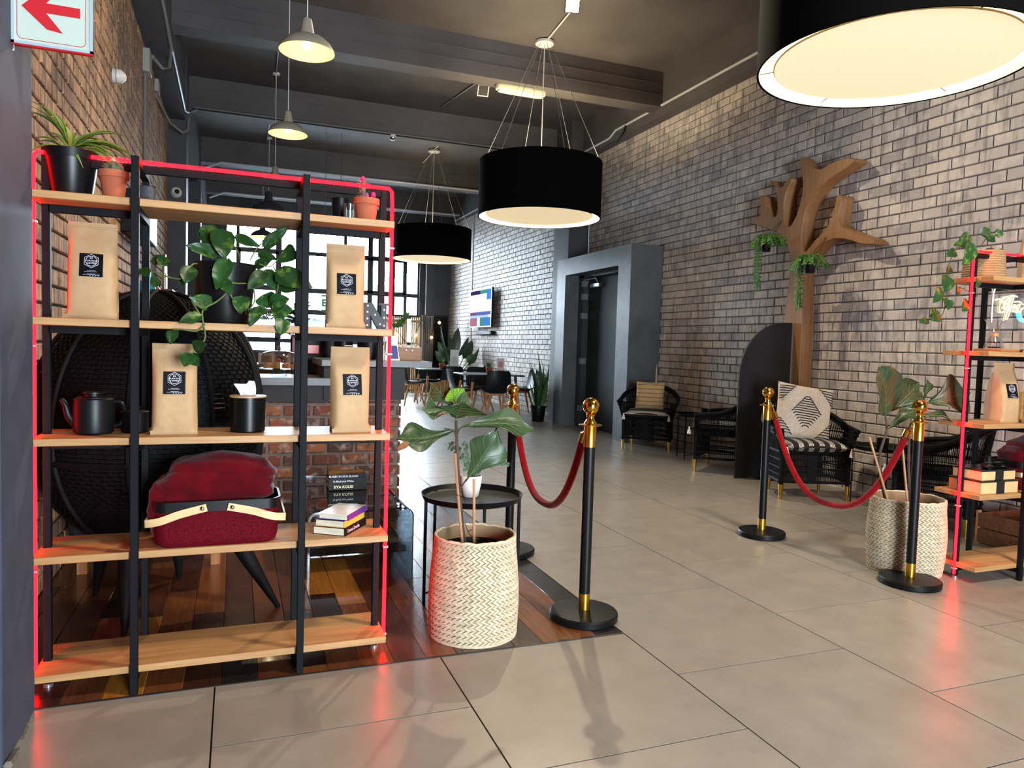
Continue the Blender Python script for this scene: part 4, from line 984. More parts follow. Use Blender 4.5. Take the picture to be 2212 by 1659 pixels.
book('paperback with pale photo cover and purple spine on top of the pile', .405, 2.915, BZ[1]+.056, a_+.02, .19, .125, .022, col_b, purp, GBK)
# ------------------------------------------------------------------ woven baskets with fiddle-leaf figs
weave = mat('woven_palm', C(200, 188, 164), .75, col2=C(178, 162, 134), nscale=30, piece=.10)
def woven_basket(label, x, y, R0, R1, H, sq=1.0, seed=1, bulge=.06, tilt=0):
    t = thing('woven_basket', label, 'basket', (x, y, 0), 0, 'woven palm baskets')
    N_, K_ = 72, 40
    def rad(v): return R0+(R1-R0)*v+bulge*R0*math.sin(PI*min(1, v*1.15))*.9
    # smooth inner liner wall
    m = MB(); m.grid([[((rad(v)-.006)*math.cos(2*PI*i/48), sq*(rad(v)-.006)*math.sin(2*PI*i/48), .004+v*(H-.004)) for i in range(48)] for v in [k_/8 for k_ in range(9)]], closed_u=True)
    m.lathe([(rad(0)-.006, .004), (.001, .004)], 48, sy=sq, cap=False); m.build('basket_wall', mat('palm_shadow_weave', C(150, 130, 98), .85), t)
    # plaited strips: short slanted slivers in herringbone columns
    m = MB(); cols = 50; rowsn = 34
    for r_ in range(rowsn):
        for c_ in range(cols):
            th = 2*PI*(c_+.0)/cols; dth = 2*PI/cols; v = r_/rowsn; sl = 1 if r_ % 2 else -1
            hh = 1/rowsn
            pts = []
            for (a, b, lift) in ((-1.05, -.55, 0), (-.15, -.55, .0), (1.05, .75, .0), (.15, .75, 0)):
                aa = th+dth*(a*sl if sl > 0 else -a*1.0); vv = min(max(v+hh*(b+.5), 0), 1)
                R = rad(vv)+.0012
                pts.append(Vector((R*math.cos(aa), sq*R*math.sin(aa), vv*H)))
            ce = sum(pts, Vector())/4; nrm = Vector((ce.x, ce.y, 0)).normalized()
            top = [p*.0+ce+(p-ce)*.72+nrm*.006 for p in pts]
            m.add(pts+top, [(4, 5, 6, 7), (0, 1, 5, 4), (1, 2, 6, 5), (2, 3, 7, 6), (3, 0, 4, 7)])
    o = m.build('plaited_strips', weave, t, sharp=0); o['kind'] = 'stuff'
    rr = random.Random(seed)
    for zz, rt in ((H, .007), (.006, .008)):
        R = rad(1 if zz > .1 else 0)
        MB().tube([(R*math.cos(a), sq*R*math.sin(a), zz+rr.uniform(-.003, .003)) for a in [2*PI*i/60 for i in range(60)]], rt, 6, closed=True).build('braided_rim', weave, t)
    return t
b1 = (.975, 2.945)
woven_basket('woven palm basket by the red-lit shelf end, standing on the timber floor', b1[0], b1[1], .185, .172, .43, seed=1)
fp = thing('fiddle_leaf_fig', 'fiddle-leaf fig with drooping leaves in the near woven basket', 'potted plant', (b1[0], b1[1], .012))
def nursery_pot(t, R, H):
    MB().lathe([(R*.8, 0), (R, H), (R-.004, H), (R-.008, H-.03)], 32).build('nursery_pot', black_sat, t); MB().lathe([(R-.008, H-.03), (.05, H-.024), (.001, H-.022)], 24).build('soil', soil, t)
nursery_pot(fp, .155, .365)
yb1 = b1[1]
stem(fp, 'trunk', bark, [at(1008, 1215, yb1), at(1002, 1170, yb1), at(995, 1100, yb1), at(990, 1030, yb1), at(987, 960, yb1), at(985, 908, yb1)], [.011-.005*i/25 for i in range(26)], n=8)
stem(fp, 'cane', cane, [at(1003, 1215, yb1-.01), at(992, 1100, yb1-.01), at(983, 980, yb1-.01)], .006)
stem(fp, 'cane', cane, [at(1024, 1215, yb1-.02), at(1024, 1035, yb1-.02)], .006)
stem(fp, 'cut_stump', bark, [at(980, 1215, yb1), at(979, 1180, yb1)], .009)
stem(fp, 'twig', bark, [at(1004, 1130, yb1), at(1015, 1155, yb1), at(1035, 1165, yb1)], .002); stem(fp, 'twig', bark, [at(1010, 1150, yb1), at(1022, 1145, yb1), at(1030, 1172, yb1)], .002)
stem(fp, 'tie', black_sat, [at(985, 1068, yb1-.02), at(1000, 1075, yb1-.02)], .0015)
FL = [((985, 928), (855, 948), 58, 2.945, 2.86, (0, -.9, .6), -.10, 1), ((998, 922), (1152, 928), 62, 2.945, 2.93, (0.1, -.75, .75), .10, 1), ((1006, 1040), (1075, 925), 84, 2.92, 2.88, (.35, -1, .25), .04, 1),
      ((984, 905), (1002, 868), 96, 2.945, 2.85, (0, -1, .45), -.05, 1), ((983, 880), (930, 826), 50, 2.96, 3.02, (-.4, -1, .1), .1, 1), ((982, 872), (975, 838), 44, 2.96, 2.93, (.2, -1, .2), .05, 2), ((960, 885), (912, 886), 40, 2.93, 2.9, (-.2, -1, .4), .05, 1), ((985, 888), (1003, 842), 40, 2.97, 3.0, (.3, -1, 0), .05, 1)]
young = mat('young_fig_leaf', C(128, 160, 40), .35, col2=C(96, 140, 36), nscale=9)
for i, (b_, e_, wpx, Y0, Y1, up, dr_, mk) in enumerate(FL):
    leaf(fp, 'leaf', young if mk == 2 else green_dark, at(*b_, Y0), at(*e_, Y1), wpx*.0024, up=up, kind='fiddle', droop=dr_, fold=.22, nu=14, nv=5, wav=.10, seed=i*3+1, veins=True)
brown = mat('dry_leaf_edge', C(120, 78, 48), .8)
leaf(fp, 'withered_leaf', brown, at(962, 892, 2.93), at(940, 905, 2.9), .016, kind='round', droop=.1, fold=.4, nu=6, nv=2, wav=.2)
leaf(fp, 'withered_leaf_tip', brown, at(885, 955, 2.87), at(858, 972, 2.85), .028, up=(0, -1, .4), kind='round', droop=.1, fold=.3, nu=6, nv=2, wav=.3)
stem(fp, 'petiole', bark, [at(986, 945, yb1), at(978, 930, yb1), at(960, 926, yb1)], .0035); stem(fp, 'petiole', bark, [at(988, 938, yb1), at(994, 925, yb1), at(1010, 918, yb1)], .0035); stem(fp, 'petiole', bark, [at(992, 1058, yb1), at(999, 1048, yb1), at(1008, 1035, yb1-.02)], .003)
b2 = (3.70, 3.10)
woven_basket('woven palm basket behind the rope post at the right-hand shelf', b2[0], b2[1], .19, .195, .43, seed=2, bulge=.08)
f2t = thing('fiddle_leaf_fig', 'fiddle-leaf fig with broad upright leaves in the right-hand woven basket', 'potted plant', (b2[0], b2[1], .012))
nursery_pot(f2t, .155, .27)
yb2 = b2[1]
stem(f2t, 'trunk', bark, [at(1918, 1105, yb2), at(1905, 1040, yb2), at(1900, 985, yb2), at(1915, 930, yb2), at(1912, 895, yb2)], [.010-.005*i/20 for i in range(21)], n=8)
stem(f2t, 'trunk', bark, [at(1968, 1110, yb2), at(1963, 1010, yb2), at(1966, 920, yb2), at(1975, 880, yb2)], [.009-.005*i/15 for i in range(16)], n=8)
stem(f2t, 'cane', cane, [at(1925, 1105, yb2-.03), at(1878, 945, yb2-.03)], .0065, sp=False); stem(f2t, 'cane', cane, [at(1962, 1105, yb2-.05), at(1948, 950, yb2-.05)], .0065, sp=False)
FL2 = [((1912, 896), (1902, 790), 88, 3.10, 3.06, (.1, -1, .2), .05), ((1918, 892), (1985, 825), 60, 3.12, 3.14, (-.2, -1, .3), .08), ((2000, 872), (2096, 848), 84, 3.08, 2.98, (0, -1, .45), .10), ((1960, 885), (1985, 845), 70, 3.2, 3.25, (0, -1, 0), .05),
       ((1918, 925), (1985, 885), 34, 3.08, 3.04, (0, -.6, 1), .12), ((1985, 900), (2065, 918), 42, 3.06, 3.0, (.1, -.5, 1), .14), ((1992, 868), (2003, 820), 44, 3.15, 3.12, (.3, -1, .1), .05)]
for i, (b_, e_, wpx, Y0, Y1, up, dr_) in enumerate(FL2):
    leaf(f2t, 'leaf', green_dark, at(*b_, Y0), at(*e_, Y1), wpx*.0030, up=up, kind='fiddle' if i not in (0,) else 'round', droop=dr_, fold=.2, nu=14, nv=5, wav=.10, seed=i*5+2, veins=True)
# ------------------------------------------------------------------ rope posts
def stanchion(label, x, y, ring):
    t = thing('rope_post', label, 'rope post', (x, y, 0), 0, 'black and brass rope posts')
    MB().lathe([(.150, 0), (.157, .006), (.158, .03), (.152, .038), (.06, .044), (.026, .046)], 64).build('base_plate', black_sat, t)
    MB().lathe([(.0265, .045), (.0265, .12)], 32).build('lower_collar', gold_brush, t)
    MB().lathe([(.0255, .12), (.0255, .805)], 32).build('pole', black_sat, t)
    MB().lathe([(.0275, .80), (.0275, .895), (.026, .897)], 32).build('upper_collar', gold_brush, t)
    MB().lathe([(.03, .895), (.052, .899), (.053, .903), (.03, .907), (.026, .915), (.019, .925), (.0165, .935), (.020, .945), (.022, .95), (.016, .953)], 40).build('flange', gold, t)
    MB().ball((0, 0, .988), .0385, 32, 20).build('ball_finial', gold, t)
    for a in ring:
        c = Vector((math.cos(a)*.043, math.sin(a)*.043, .872)); MB().tube([c+Vector((math.cos(a)*.012*math.cos(q), math.sin(a)*.012*math.cos(q), .016*math.sin(q))) for q in [2*PI*i/16 for i in range(16)]], .003, 6, closed=True).build('hook_ring', gold, t)
    return t
S1, S2, S3, S4 = (1.515, 2.945), (1.545, 4.02), (3.384, 3.965), (3.495, 2.885)
def ang(a, b): return math.atan2(b[1]-a[1], b[0]-a[0])
stanchion('rope post standing nearest the viewer on the timber corner', *S1, [ang(S1, S2)])
stanchion('rope post behind the fiddle-leaf fig and tray table', *S2, [ang(S2, S1)])
stanchion('rope post in front of the patterned cushion armchair', *S3, [ang(S3, S4)])
stanchion('rope post in front of the right-hand woven basket', *S4, [ang(S4, S3)])
def rope(label, A, B, za, zb, zl, rad_=.0185):
    A = Vector((*A, za)); B = Vector((*B, zb)); d = (B-A); d.z = 0; d.normalize()
    a = A+d*.055; b = B-d*.055
    t = thing('velvet_rope', label, 'rope', ((a+b)/2).to_tuple()[:2]+(zl,), 0, 'red velvet ropes')
    pts = []
    n = 36
    for i in range(n+1):
        s_ = i/n; u = 2*s_-1
        z = zl+(za-zl)*abs(u)**2.1
        hx = s_*.78+.22*(.5+.5*math.sin(PI*(s_-.5))) if False else s_
        hx = .5+.5*math.copysign(abs(u)**.85, u)
        p = a.lerp(b, hx); p.z = z; pts.append(p)
    MB().tube(pts[1:-1], rad_, 14).build('rope', rope_red, t, w=True)
    for e, p, q in (('start', pts[0], pts[2]), ('end', pts[-1], pts[-3])):
        dd = (q-p).normalized()
        MB().tube([p, p+dd*.012, p+dd*.014, p+dd*.055], [.006, .012, .0195, .0205], 16).build('end_cap', gold, t, w=True)
        MB().tube([p+dd*.005, p-dd*.02, p-dd*.03+Vector((0, 0, .012))], .004, 6).build('snap_hook', gold, t, w=True)
    return t
rope('red velvet rope slung between the two posts on the left', S1, S2, .865, .865, .425)
rope('red velvet rope slung between the two posts on the right', S3, S4, .865, .865, .33)
# ------------------------------------------------------------------ black tray table with eucalyptus
def tray_table(label, x, y, R, z, legs=4, rot=0.0, legr=.008, group='small black tray tables', angs=None):
    t = thing('tray_table', label, 'side table', (x, y, 0), rot, group)
    MB().lathe([(.001, z-.022), (R-.03, z-.022), (R-.012, z-.016), (R, z+.006), (R+.004, z+.006), (R-.006, z-.02), (R-.028, z-.028), (.001, z-.028)], 64).build('tray', black_sat, t)
    angs = angs or [2*PI*i/legs for i in range(legs)]
    for a in angs:
        MB().bar(((R-.012)*math.cos(a), (R-.012)*math.sin(a), 0), ((R-.012)*math.cos(a), (R-.012)*math.sin(a), z-.012), legr*1.6).build('leg', black_metal, t)
    for i in range(len(angs)):
        a, b = angs[i], angs[(i+2) % len(angs)]
        if i < 2: MB().bar(((R-.012)*math.cos(a), (R-.012)*math.sin(a), .04+.008*i), ((R-.012)*math.cos(b), (R-.012)*math.sin(b), .04+.008*i), legr).build('cross_brace', black_metal, t)
    return t
tray_table('black tray table with white pot, behind the near woven basket', 1.085, 3.345, .245, .52, angs=[math.radians(d) for d in (-22, 55, 125, 182)])
ep = thing('eucalyptus_pot', 'small white pot with eucalyptus sprigs on the tray table', 'potted plant', (1.095, 3.40, .495))
MB().lathe([(.034, 0), (.04, .006), (.053, .075), (.055, .108), (.051, .108), (.049, .09)], 36).build('pot', white_paint, ep)
MB().lathe([(.05, .092), (.001, .096)], 18).build('soil', soil, ep)
re_ = random.Random(4); euc = mat('eucalyptus_leaf', C(78, 104, 82), .6, col2=C(60, 84, 62), nscale=20, piece=.2)
def sprig(t, p0, p1, p2, n, sz):
    pts = spline([p0, p1, p2], 8); MB().tube(pts, [.0022-.0014*i/len(pts) for i in range(len(pts))], 4).build('sprig', mat('sprig_stem', C(90, 84, 64), .7), t, w=True)
    lm = MB()
    for i in range(2, n):
        k_ = i*(len(pts)-1)/n; p = pts[int(k_)]
        for sg in (-1, 1):
            d = Vector((re_.uniform(-.3, .3)+sg*.4, re_.uniform(-.6, .2), re_.uniform(.1, .8)*sg+.2)).normalized(); s_ = sz*(1-.5*i/n)
            rw, nn_, sd_ = leaf_grid(p, p+d*s_, s_*.85, (re_.uniform(-1, 1), -1, re_.uniform(-.3, 1)), kind='round', nu=4, nv=1, droop=.1, fold=.1); lm.grid(rw)
    lm.build('leaves', euc, t, w=True, sharp=80, fix=False)
pe = Vector((1.095, 3.40, .59))
for e_, n_ in (((968, 955), 12), ((1000, 955), 12), ((1102, 1005), 16), ((1040, 985), 12), ((1062, 990), 10), ((965, 965), 10)):
    q = at(*e_, 3.36); mid = pe.lerp(q, .55)+Vector((0, 0, .04)); sprig(ep, pe, mid, q, n_, .026)
# ------------------------------------------------------------------ bent-glass coffee table with books
gt = thing('glass_coffee_table', 'waterfall coffee table of dark bent glass behind the left shelf', 'coffee table', (.63, 4.36, 0))
gm = clear_glass('smoked_bent_glass', (.34, .40, .44), .12, .01)
zt = .355; x0, x1, y0, y1 = .352, .91, 3.83, 4.88; T_ = .012; R_ = .05
pr = [(x1, .0)]+[(x1-R_+R_*math.cos(a), zt-R_+R_*math.sin(a)) for a in [PI/2*i/6 for i in range(7)]]+[(x0+R_-R_*math.sin(a), zt-R_+R_*math.cos(a)) for a in [PI/2*i/6 for i in range(7)]]+[(x0, 0)]
pi_ = [(x1-T_, 0)]+[(x1-R_+(R_-T_)*math.cos(a), zt-R_+(R_-T_)*math.sin(a)) for a in [PI/2*i/6 for i in range(7)]]+[(x0+R_-(R_-T_)*math.sin(a), zt-R_+(R_-T_)*math.cos(a)) for a in [PI/2*i/6 for i in range(7)]]+[(x0+T_, 0)]
m = MB(); n_ = len(pr)
for i in range(n_-1):
    q = []
    for yy in (y0, y1): q += [(pr[i][0], yy, pr[i][1]), (pr[i+1][0], yy, pr[i+1][1]), (pi_[i+1][0], yy, pi_[i+1][1]), (pi_[i][0], yy, pi_[i][1])]
    m.add(q, [(0, 1, 2, 3), (4, 7, 6, 5), (0, 4, 5, 1), (2, 6, 7, 3)])
m.build('bent_glass', gm, gt, w=True)
for yy_ in (y0-.001, y1): MB().tube([(a, yy_, b) for a, b in pr], .0035, 5).build('polished_edge', mat('dark_glass_edge', C(14, 20, 22), .1), gt, w=True)
MB().box(x0+.02, x1-.02, y0+.05, y1-.05, .10, .108).build('lower_shelf', gm, gt, w=True)
GB2 = 'black books stacked on the glass table'
ph = mat('gold_photo_cover', C(120, 84, 30), .3, col2=C(28, 22, 16), nscale=7, contrast=(.45, .6))
navy = mat('dark_slate_cover', C(24, 30, 36), .5, spec=.2); blk = mat('matt_black_cover', C(8, 9, 11), .5, spec=.2)
book('dark book at the bottom of the pile on the glass table', .632, 4.44, zt+.004, 0, .225, .155, .036, blk, blk, GB2, 'SIYA KOLISI', mat('cream_print', C(226, 224, 190), .5), .62)
book('dark slate book in the middle of the pile on the glass table', .632, 4.44, zt+.040, -.01, .222, .15, .031, navy, navy, GB2, 'In Black and White', print_m, .5)
book('book with gold photo cover on top of the pile on the glass table', .632, 4.44, zt+.071, -.02, .212, .15, .027, ph, blk, GB2, 'RUGBY IN OUR BLOOD', print_m, .6)
# ------------------------------------------------------------------ hooded rattan pod chair
pc_ = thing('pod_chair', 'large black woven hooded pod chair behind the left shelf', 'chair', (-.36, 3.72, 0))
cx, cy, cz = -.34, 3.70, .84
ra_, rb_, rt_, rl_ = .50, .52, .60, .56
op = Vector((.86, .50, -.05)).normalized(); dcut = .25
def pod(a, e):  # a azimuth, e elevation
    v = Vector((ra_*math.cos(e)*math.cos(a), rb_*math.cos(e)*math.sin(a), (rt_ if e > 0 else rl_)*math.sin(e)))
    return v
strand = MB(); ribs = MB(); shell = MB()
NA, NE = 132, 90
def keep(v): return v.dot(op) < dcut
skin = []
for i in range(NE):
    e0 = -PI/2*.93+PI*.965*i/NE; e1 = -PI/2*.93+PI*.965*(i+1)/NE
    for j in range(NA):
        a0, a1 = 2*PI*j/NA, 2*PI*(j+1)/NA
        g0, g1 = .12, .88
        q = [pod(a0+(a1-a0)*.04, e0+(e1-e0)*g0), pod(a1-(a1-a0)*.04, e0+(e1-e0)*g0), pod(a1-(a1-a0)*.04, e0+(e1-e0)*g1), pod(a0+(a1-a0)*.04, e0+(e1-e0)*g1)]
        ce = (q[0]+q[2])/2
        if not keep(ce): continue
        lift = 1.0+.010*((i+j) % 2)
        skin.append([Vector((cx, cy, cz))+p*lift for p in q])
for q in skin: shell.add(q+[p+(Vector((cx, cy, cz))-p)*.018 for p in q], [(0, 1, 2, 3), (7, 6, 5, 4), (0, 1, 5, 4), (2, 3, 7, 6)])
o = shell.build('woven_shell', black_rattan, pc_, w=True, sharp=0, fix=False); o['kind'] = 'stuff'
# solid under-weave so that only pin holes of light come through
und = MB(); 
for i in range(24):
    for j in range(48):
        a0, a1 = 2*PI*j/48, 2*PI*(j+1)/48; e0 = -PI/2*.93+PI*.965*i/24; e1 = e0+PI*.965/24
        q = [pod(a0, e0)*.985, pod(a1, e0)*.985, pod(a1, e1)*.985, pod(a0, e1)*.985]
        if keep((q[0]+q[2])/2) and (j*7+i*3) % 11: und.add([Vector((cx, cy, cz))+p for p in q], [(0, 1, 2, 3)])
und.build('under_weave', mat('black_under_weave', C(10, 10, 12), .8), pc_, w=True)
for a in [2*PI*k_/10+.2 for k_ in range(10)]:
    pts = [Vector((cx, cy, cz))+pod(a, e)*1.02 for e in [-PI/2*.93+PI*.96*i/30 for i in range(31)] if keep(pod(a, e))]
    if len(pts) > 4: MB().tube(pts, .011, 6).build('rib', black_rattan, pc_, w=True)
pts = [Vector((cx, cy, cz))+pod(a, -.20)*1.02 for a in [2*PI*i/60 for i in range(60)] if keep(pod(a, -.20))]
pts.sort(key=lambda p: (math.atan2(p.y-cy, p.x-cx)-math.atan2(op.y, op.x)) % (2*PI)); MB().tube(pts, .014, 6).build('seat_band', black_rattan, pc_, w=True)
# opening rim
rim = []; u_, v_ = frame_from(op)
for k_ in range(60):
    d = u_*math.cos(2*PI*k_/60)+v_*math.sin(2*PI*k_/60)
    lo, hi = 0, 1.2
    for _ in range(30):
        mdd = (lo+hi)/2; P_ = op*dcut+d*mdd
        val = (P_.x/ra_)**2+(P_.y/rb_)**2+(P_.z/(rt_ if P_.z > 0 else rl_))**2
        if val < 1: lo = mdd
        else: hi = mdd
    rim.append(Vector((cx, cy, cz))+op*dcut+d*lo)
MB().tube(rim, .024, 8, closed=True).build('hood_rim', black_rattan, pc_, w=True)
for (fx_, fy_, tx, ty, zt_) in ((.193, 3.471, -.05, 3.60, .40), (-.426, 3.303, -.42, 3.42, .42), (-.265, 4.014, -.28, 3.92, .40), (-.62, 3.86, -.56, 3.80, .42)):
    MB().tube([(tx, ty, zt_), ((tx+fx_)/2, (ty+fy_)/2, zt_/2), (fx_, fy_, 0)], [.05, .034, .010], 10).build('leg', black_rattan, pc_, w=True)
ot = thing('low_ottoman', 'low dark ottoman with pale wooden feet beneath the pod chair', 'ottoman', (-.38, 4.45, 0))
MB().box(-.42, .34, -.25, .25, .16, .40, .03).build('cushion', mat('charcoal_fabric', C(24, 24, 28), .9), ot)
for sx_ in (-.36, .28):
    for sy_ in (-.2, .2): MB().box(sx_-.025, sx_+.025, sy_-.025, sy_+.025, 0, .16, .003).build('foot', beech, ot)
# ------------------------------------------------------------------ cane armchairs
def u_curve(wd, dp, n=40, open_=.0, fl=0.0):
    """plan U from front-left round the back to front-right; returns (x,y,s) with s=0..1..0 toward the back"""
    out = []
    for i in range(n+1):
        a = PI + (-PI)*i/n  # 180 -> 0 over the back
        x = wd*math.cos(a); yb = dp*math.sin(a)
        out.append((x, yb, math.sin(a)))
    return out
def make_armchair():
    t = thing('cane_armchair', 'x', 'armchair', (0, 0, 0), 0, 'black cane armchairs with gold feet')
    Wd, F, Bk = .30, -.25, .27
    def plan(k, flare=0.0, n=44):
        # straight arms from front to y=0, half circle behind
        pts = []
        na = n//4
        for i in range(na): pts.append((-(Wd+flare), F+(0-F)*i/na, 0.0, 0))
        for i in range(n//2+1):
            a = PI-PI*i/(n//2); pts.append(((Wd+flare)*math.cos(a), (Bk+flare)*math.sin(a), math.sin(a), 1))
        for i in range(1, na+1): pts.append(((Wd+flare), 0-(0-F)*i/na, 0.0, 0))
        return pts
    top = plan(0, .06); mid = plan(0, .035); bot = plan(0, .0)
    def zt(p): return .60+.17*p[2]**1.2+(.03*(p[1]-F)/(0-F) if p[3] == 0 else .03)
    rail = [(p[0], p[1], zt(p)) for p in top]
    MB().tube(rail, .020, 8).build('arm_rail', black_rattan, t)
    MB().tube([(p[0]*.985, p[1]*.985, zt(p)-.035) for p in top], .013, 6).build('inner_rail', black_rattan, t)
    st = MB(); N_ = len(top)
    M_ = 170
    for i in range(M_+1):
        f_ = i*(N_-1)/M_; k = int(min(f_, N_-2)); r_ = f_-k
        def L(P_): return tuple(P_[k][q]+(P_[k+1][q]-P_[k][q])*r_ for q in range(3))+(P_[k][3],)
        a, b = L(top), L(bot); off = .012 if i % 2 else -.010
        st.bar((a[0], a[1], zt(a)-.02), (b[0]+off, b[1], .42), .0045, .003)
        if i % 2 == 0: st.bar((b[0], b[1], .40), (b[0]*.99-off*.6, b[1]*.99, .15), .0045, .003)
    for i in range(76):
        x = -.27+.54*i/75; st.bar((x, F-.005, .385), (x+(.01 if i % 2 else -.01), F-.005, .16), .0045, .003)
    o = st.build('cane_strands', black_rattan, t, sharp=0); o['kind'] = 'stuff'
    bd = MB()
    for z, r_ in ((.50, .010), (.57, .008), (.41, .018), (.34, .007), (.27, .007), (.21, .007), (.155, .014)):
        P_ = bot if z < .45 else [tuple(b[q]+(m_[q]-b[q])*((z-.42)/.2) for q in range(2)) for b, m_ in zip(bot, mid)]
        bd.tube([(p[0], p[1], z) for p in P_], r_, 6)
        if z < .42: bd.tube([(-Wd, F, z), (Wd, F, z)], r_, 6)
    bd.build('woven_band', black_rattan, t)
    fb = MB(); fb.box(-.07, .01, F-.012, F-.002, .16, .39); fb.build('front_splat', black_rattan, t)
    MB().box(-Wd+.01, Wd-.01, F+.005, .20, .385, .41, .004).build('seat', black_rattan, t)
    for (x, y, zt_) in ((-.285, F, .61), (.285, F, .61), (-.23, .20, .42), (.23, .20, .42)):
        lg = MB().tube([(x, y, .125), (x, y, .4), (x*1.06, y, zt_)], [.020, .024, .022], 8).build('leg', black_rattan, t)
        MB().lathe([(.011, 0), (.0205, .13)], 16, (x, y, 0)).build('gold_foot', gold_brush, lg)
    return t
proto = make_armchair()
def facing(fx, fy): return math.atan2(fx, -fy)
AC = [('black cane armchair with the tan striped cushion, beside the door portal', 4.90, 7.92, facing(-.61, -.79)), ('black cane armchair half hidden by the black arched panel', 4.86, 6.31, facing(-.65, .76)),
      ('black cane armchair with the big black-and-white cushion', 4.755, 5.07, facing(-.36, -.93)), ('black cane armchair behind the right-hand shelf', 4.89, 3.83, facing(-.51, .86))]
for i, (lb, x, y, rz) in enumerate(AC):
    o = proto if i == 0 else copy_tree(proto)
    o.location = (x, y, 0); o.rotation_euler = (0, 0, rz); o['label'] = lb
# seat cushions: black with white dotted bands and tassels
def dotted(name, fn_bands):
    m = bpy.data.materials.new(name); m.use_nodes = True; N = m.node_tree.nodes; L = m.node_tree.links; b = N['Principled BSDF']; b.inputs['Roughness'].default_value = .95
    tc = N.new('ShaderNodeTexCoord'); sx = N.new('ShaderNodeSeparateXYZ'); L.new(tc.outputs['Object'], sx.inputs[0])
    def math_(op, a, b_=None, c=None):
        n = N.new('ShaderNodeMath'); n.operation = op
        for i, v in enumerate((a, b_, c)):
            if v is None: continue
            if isinstance(v, (int, float)): n.inputs[i].default_value = v
            else: L.new(v, n.inputs[i])
        return n.outputs[0]
    X, Y, Z = sx.outputs
    u = math_('PINGPONG', math_('ADD', X, 10), .006); v = math_('PINGPONG', math_('ADD', math_('SUBTRACT', Y, Z), 10), .006)
    dots = math_('MULTIPLY', math_('LESS_THAN', u, .0036), math_('LESS_THAN', v, .0036))
    band = fn_bands(X, Y, Z, math_)
    f = math_('MULTIPLY', dots, band)
    mx = N.new('ShaderNodeMix'); mx.data_type = 'RGBA'; mx.inputs['A'].default_value = (*C(20, 20, 22), 1); mx.inputs['B'].default_value = (*C(220, 214, 202), 1); L.new(f, mx.inputs['Factor']); L.new(mx.outputs['Result'], b.inputs['Base Color'])
    return m
dots_side = dotted('black_cotton_with_dotted_bands', lambda X, Y, Z, q: q('LESS_THAN', q('ABSOLUTE', q('SUBTRACT', q('PINGPONG', q('ADD', X, 10.0), .09), .045)), .022))
dots_front = dotted('black_cotton_with_dotted_front', lambda X, Y, Z, q: q('LESS_THAN', q('ABSOLUTE', q('ADD', q('SUBTRACT', Y, Z), .365)), .020))
def pad(W_, D_, T_, mt, t, name='pad', puff=.5, n=18, wav=.0, sd=1):
    top, bo = [], []
    for i in range(n+1):
        rt, rb = [], []
        for j in range(n+1):
            u = -1+2*i/n; v = -1+2*j/n
            e = ((1-abs(u)**4)*(1-abs(v)**4))
            e = max(e, 0)**puff; pin = 1-.05*(1-abs(u)**2)*abs(v)**6-.0
            x = u*W_/2*(1-.05*(1-v*v)*abs(u)**3); y = v*D_/2*(1-.05*(1-u*u)*abs(v)**3)
            nz = wav*mnoise.noise(Vector((u*2+sd, v*2, sd)))
            rt.append((x, y, T_/2*e+nz)); rb.append((x, y, -T_/2*e+nz))
        top.append(rt); bo.append(rb)
    m = MB(); m.grid(top); m.grid(bo); return m
def tassel(t, p, h=.075, mt=None):
    q = MB(); p = Vector(p)
    q.lathe([(.004, 0), (.009, -.008), (.009, -.014), (.006, -.018), (.010, -.024), (.019, -h*.75), (.021, -h), (.001, -h)], 14, p); q.build('tassel', mt or cloth_white, t)
SC = [('black seat cushion with dotted front edge and white tassels, under the tan striped cushion', 0, dots_front), ('black seat cushion with tassel poking out beside the arched panel', 1, dots_side), ('black seat cushion with dotted bands under the big patterned cushion', 2, dots_side), ('black seat cushion with tassel behind the right-hand shelf', 3, dots_side)]
for lb, k_, mt in SC:
    _, x, y, rz = AC[k_]
    t = thing('seat_cushion', lb, 'cushion', (x, y, .41), rz, 'black tasselled seat cushions')
    pad(.56, .54, .105, mt, t, sd=k_).xf(Matrix.Translation((0, -.05, .05))).build('pad', mt, t, sharp=60)
    for sx_ in (-1, 1): tassel(t, (sx_*.275, -.325, .055))
def throw(label, x, y, z, rz, tilt, W_, D_, T_, mt, roll=0):
    t = thing('throw_cushion', label, 'cushion', (x, y, z), rz, None)
    pad(W_, D_, T_, mt, t, puff=.55, wav=.006).xf(Matrix.Translation((0, 0, D_/2*.96)) @ Matrix.Rotation(tilt, 4, 'X') @ Matrix.Rotation(roll, 4, 'Y') @ Matrix.Rotation(PI/2, 4, 'X')).build('cushion_cover', mt, t, sharp=60)
    return t
def stripes(name, base, line, per, wdt):
    m = bpy.data.materials.new(name); m.use_nodes = True; N = m.node_tree.nodes; L = m.node_tree.links; b = N['Principled BSDF']; b.inputs['Roughness'].default_value = .95
    tc = N.new('ShaderNodeTexCoord'); sx = N.new('ShaderNodeSeparateXYZ'); L.new(tc.outputs['Object'], sx.inputs[0])
    pp_ = N.new('ShaderNodeMath'); pp_.operation = 'PINGPONG'; pp_.inputs[1].default_value = per/2; L.new(sx.outputs[2], pp_.inputs[0])
    lt = N.new('ShaderNodeMath'); lt.operation = 'LESS_THAN'; lt.inputs[1].default_value = wdt; L.new(pp_.outputs[0], lt.inputs[0])
    mx = N.new('ShaderNodeMix'); mx.data_type = 'RGBA'; mx.inputs['A'].default_value = (*base, 1); mx.inputs['B'].default_value = (*line, 1); L.new(lt.outputs[0], mx.inputs['Factor']); L.new(mx.outputs['Result'], b.inputs['Base Color'])
    return m
_, x, y, rz = AC[0]
dv = Vector((.61, .79))
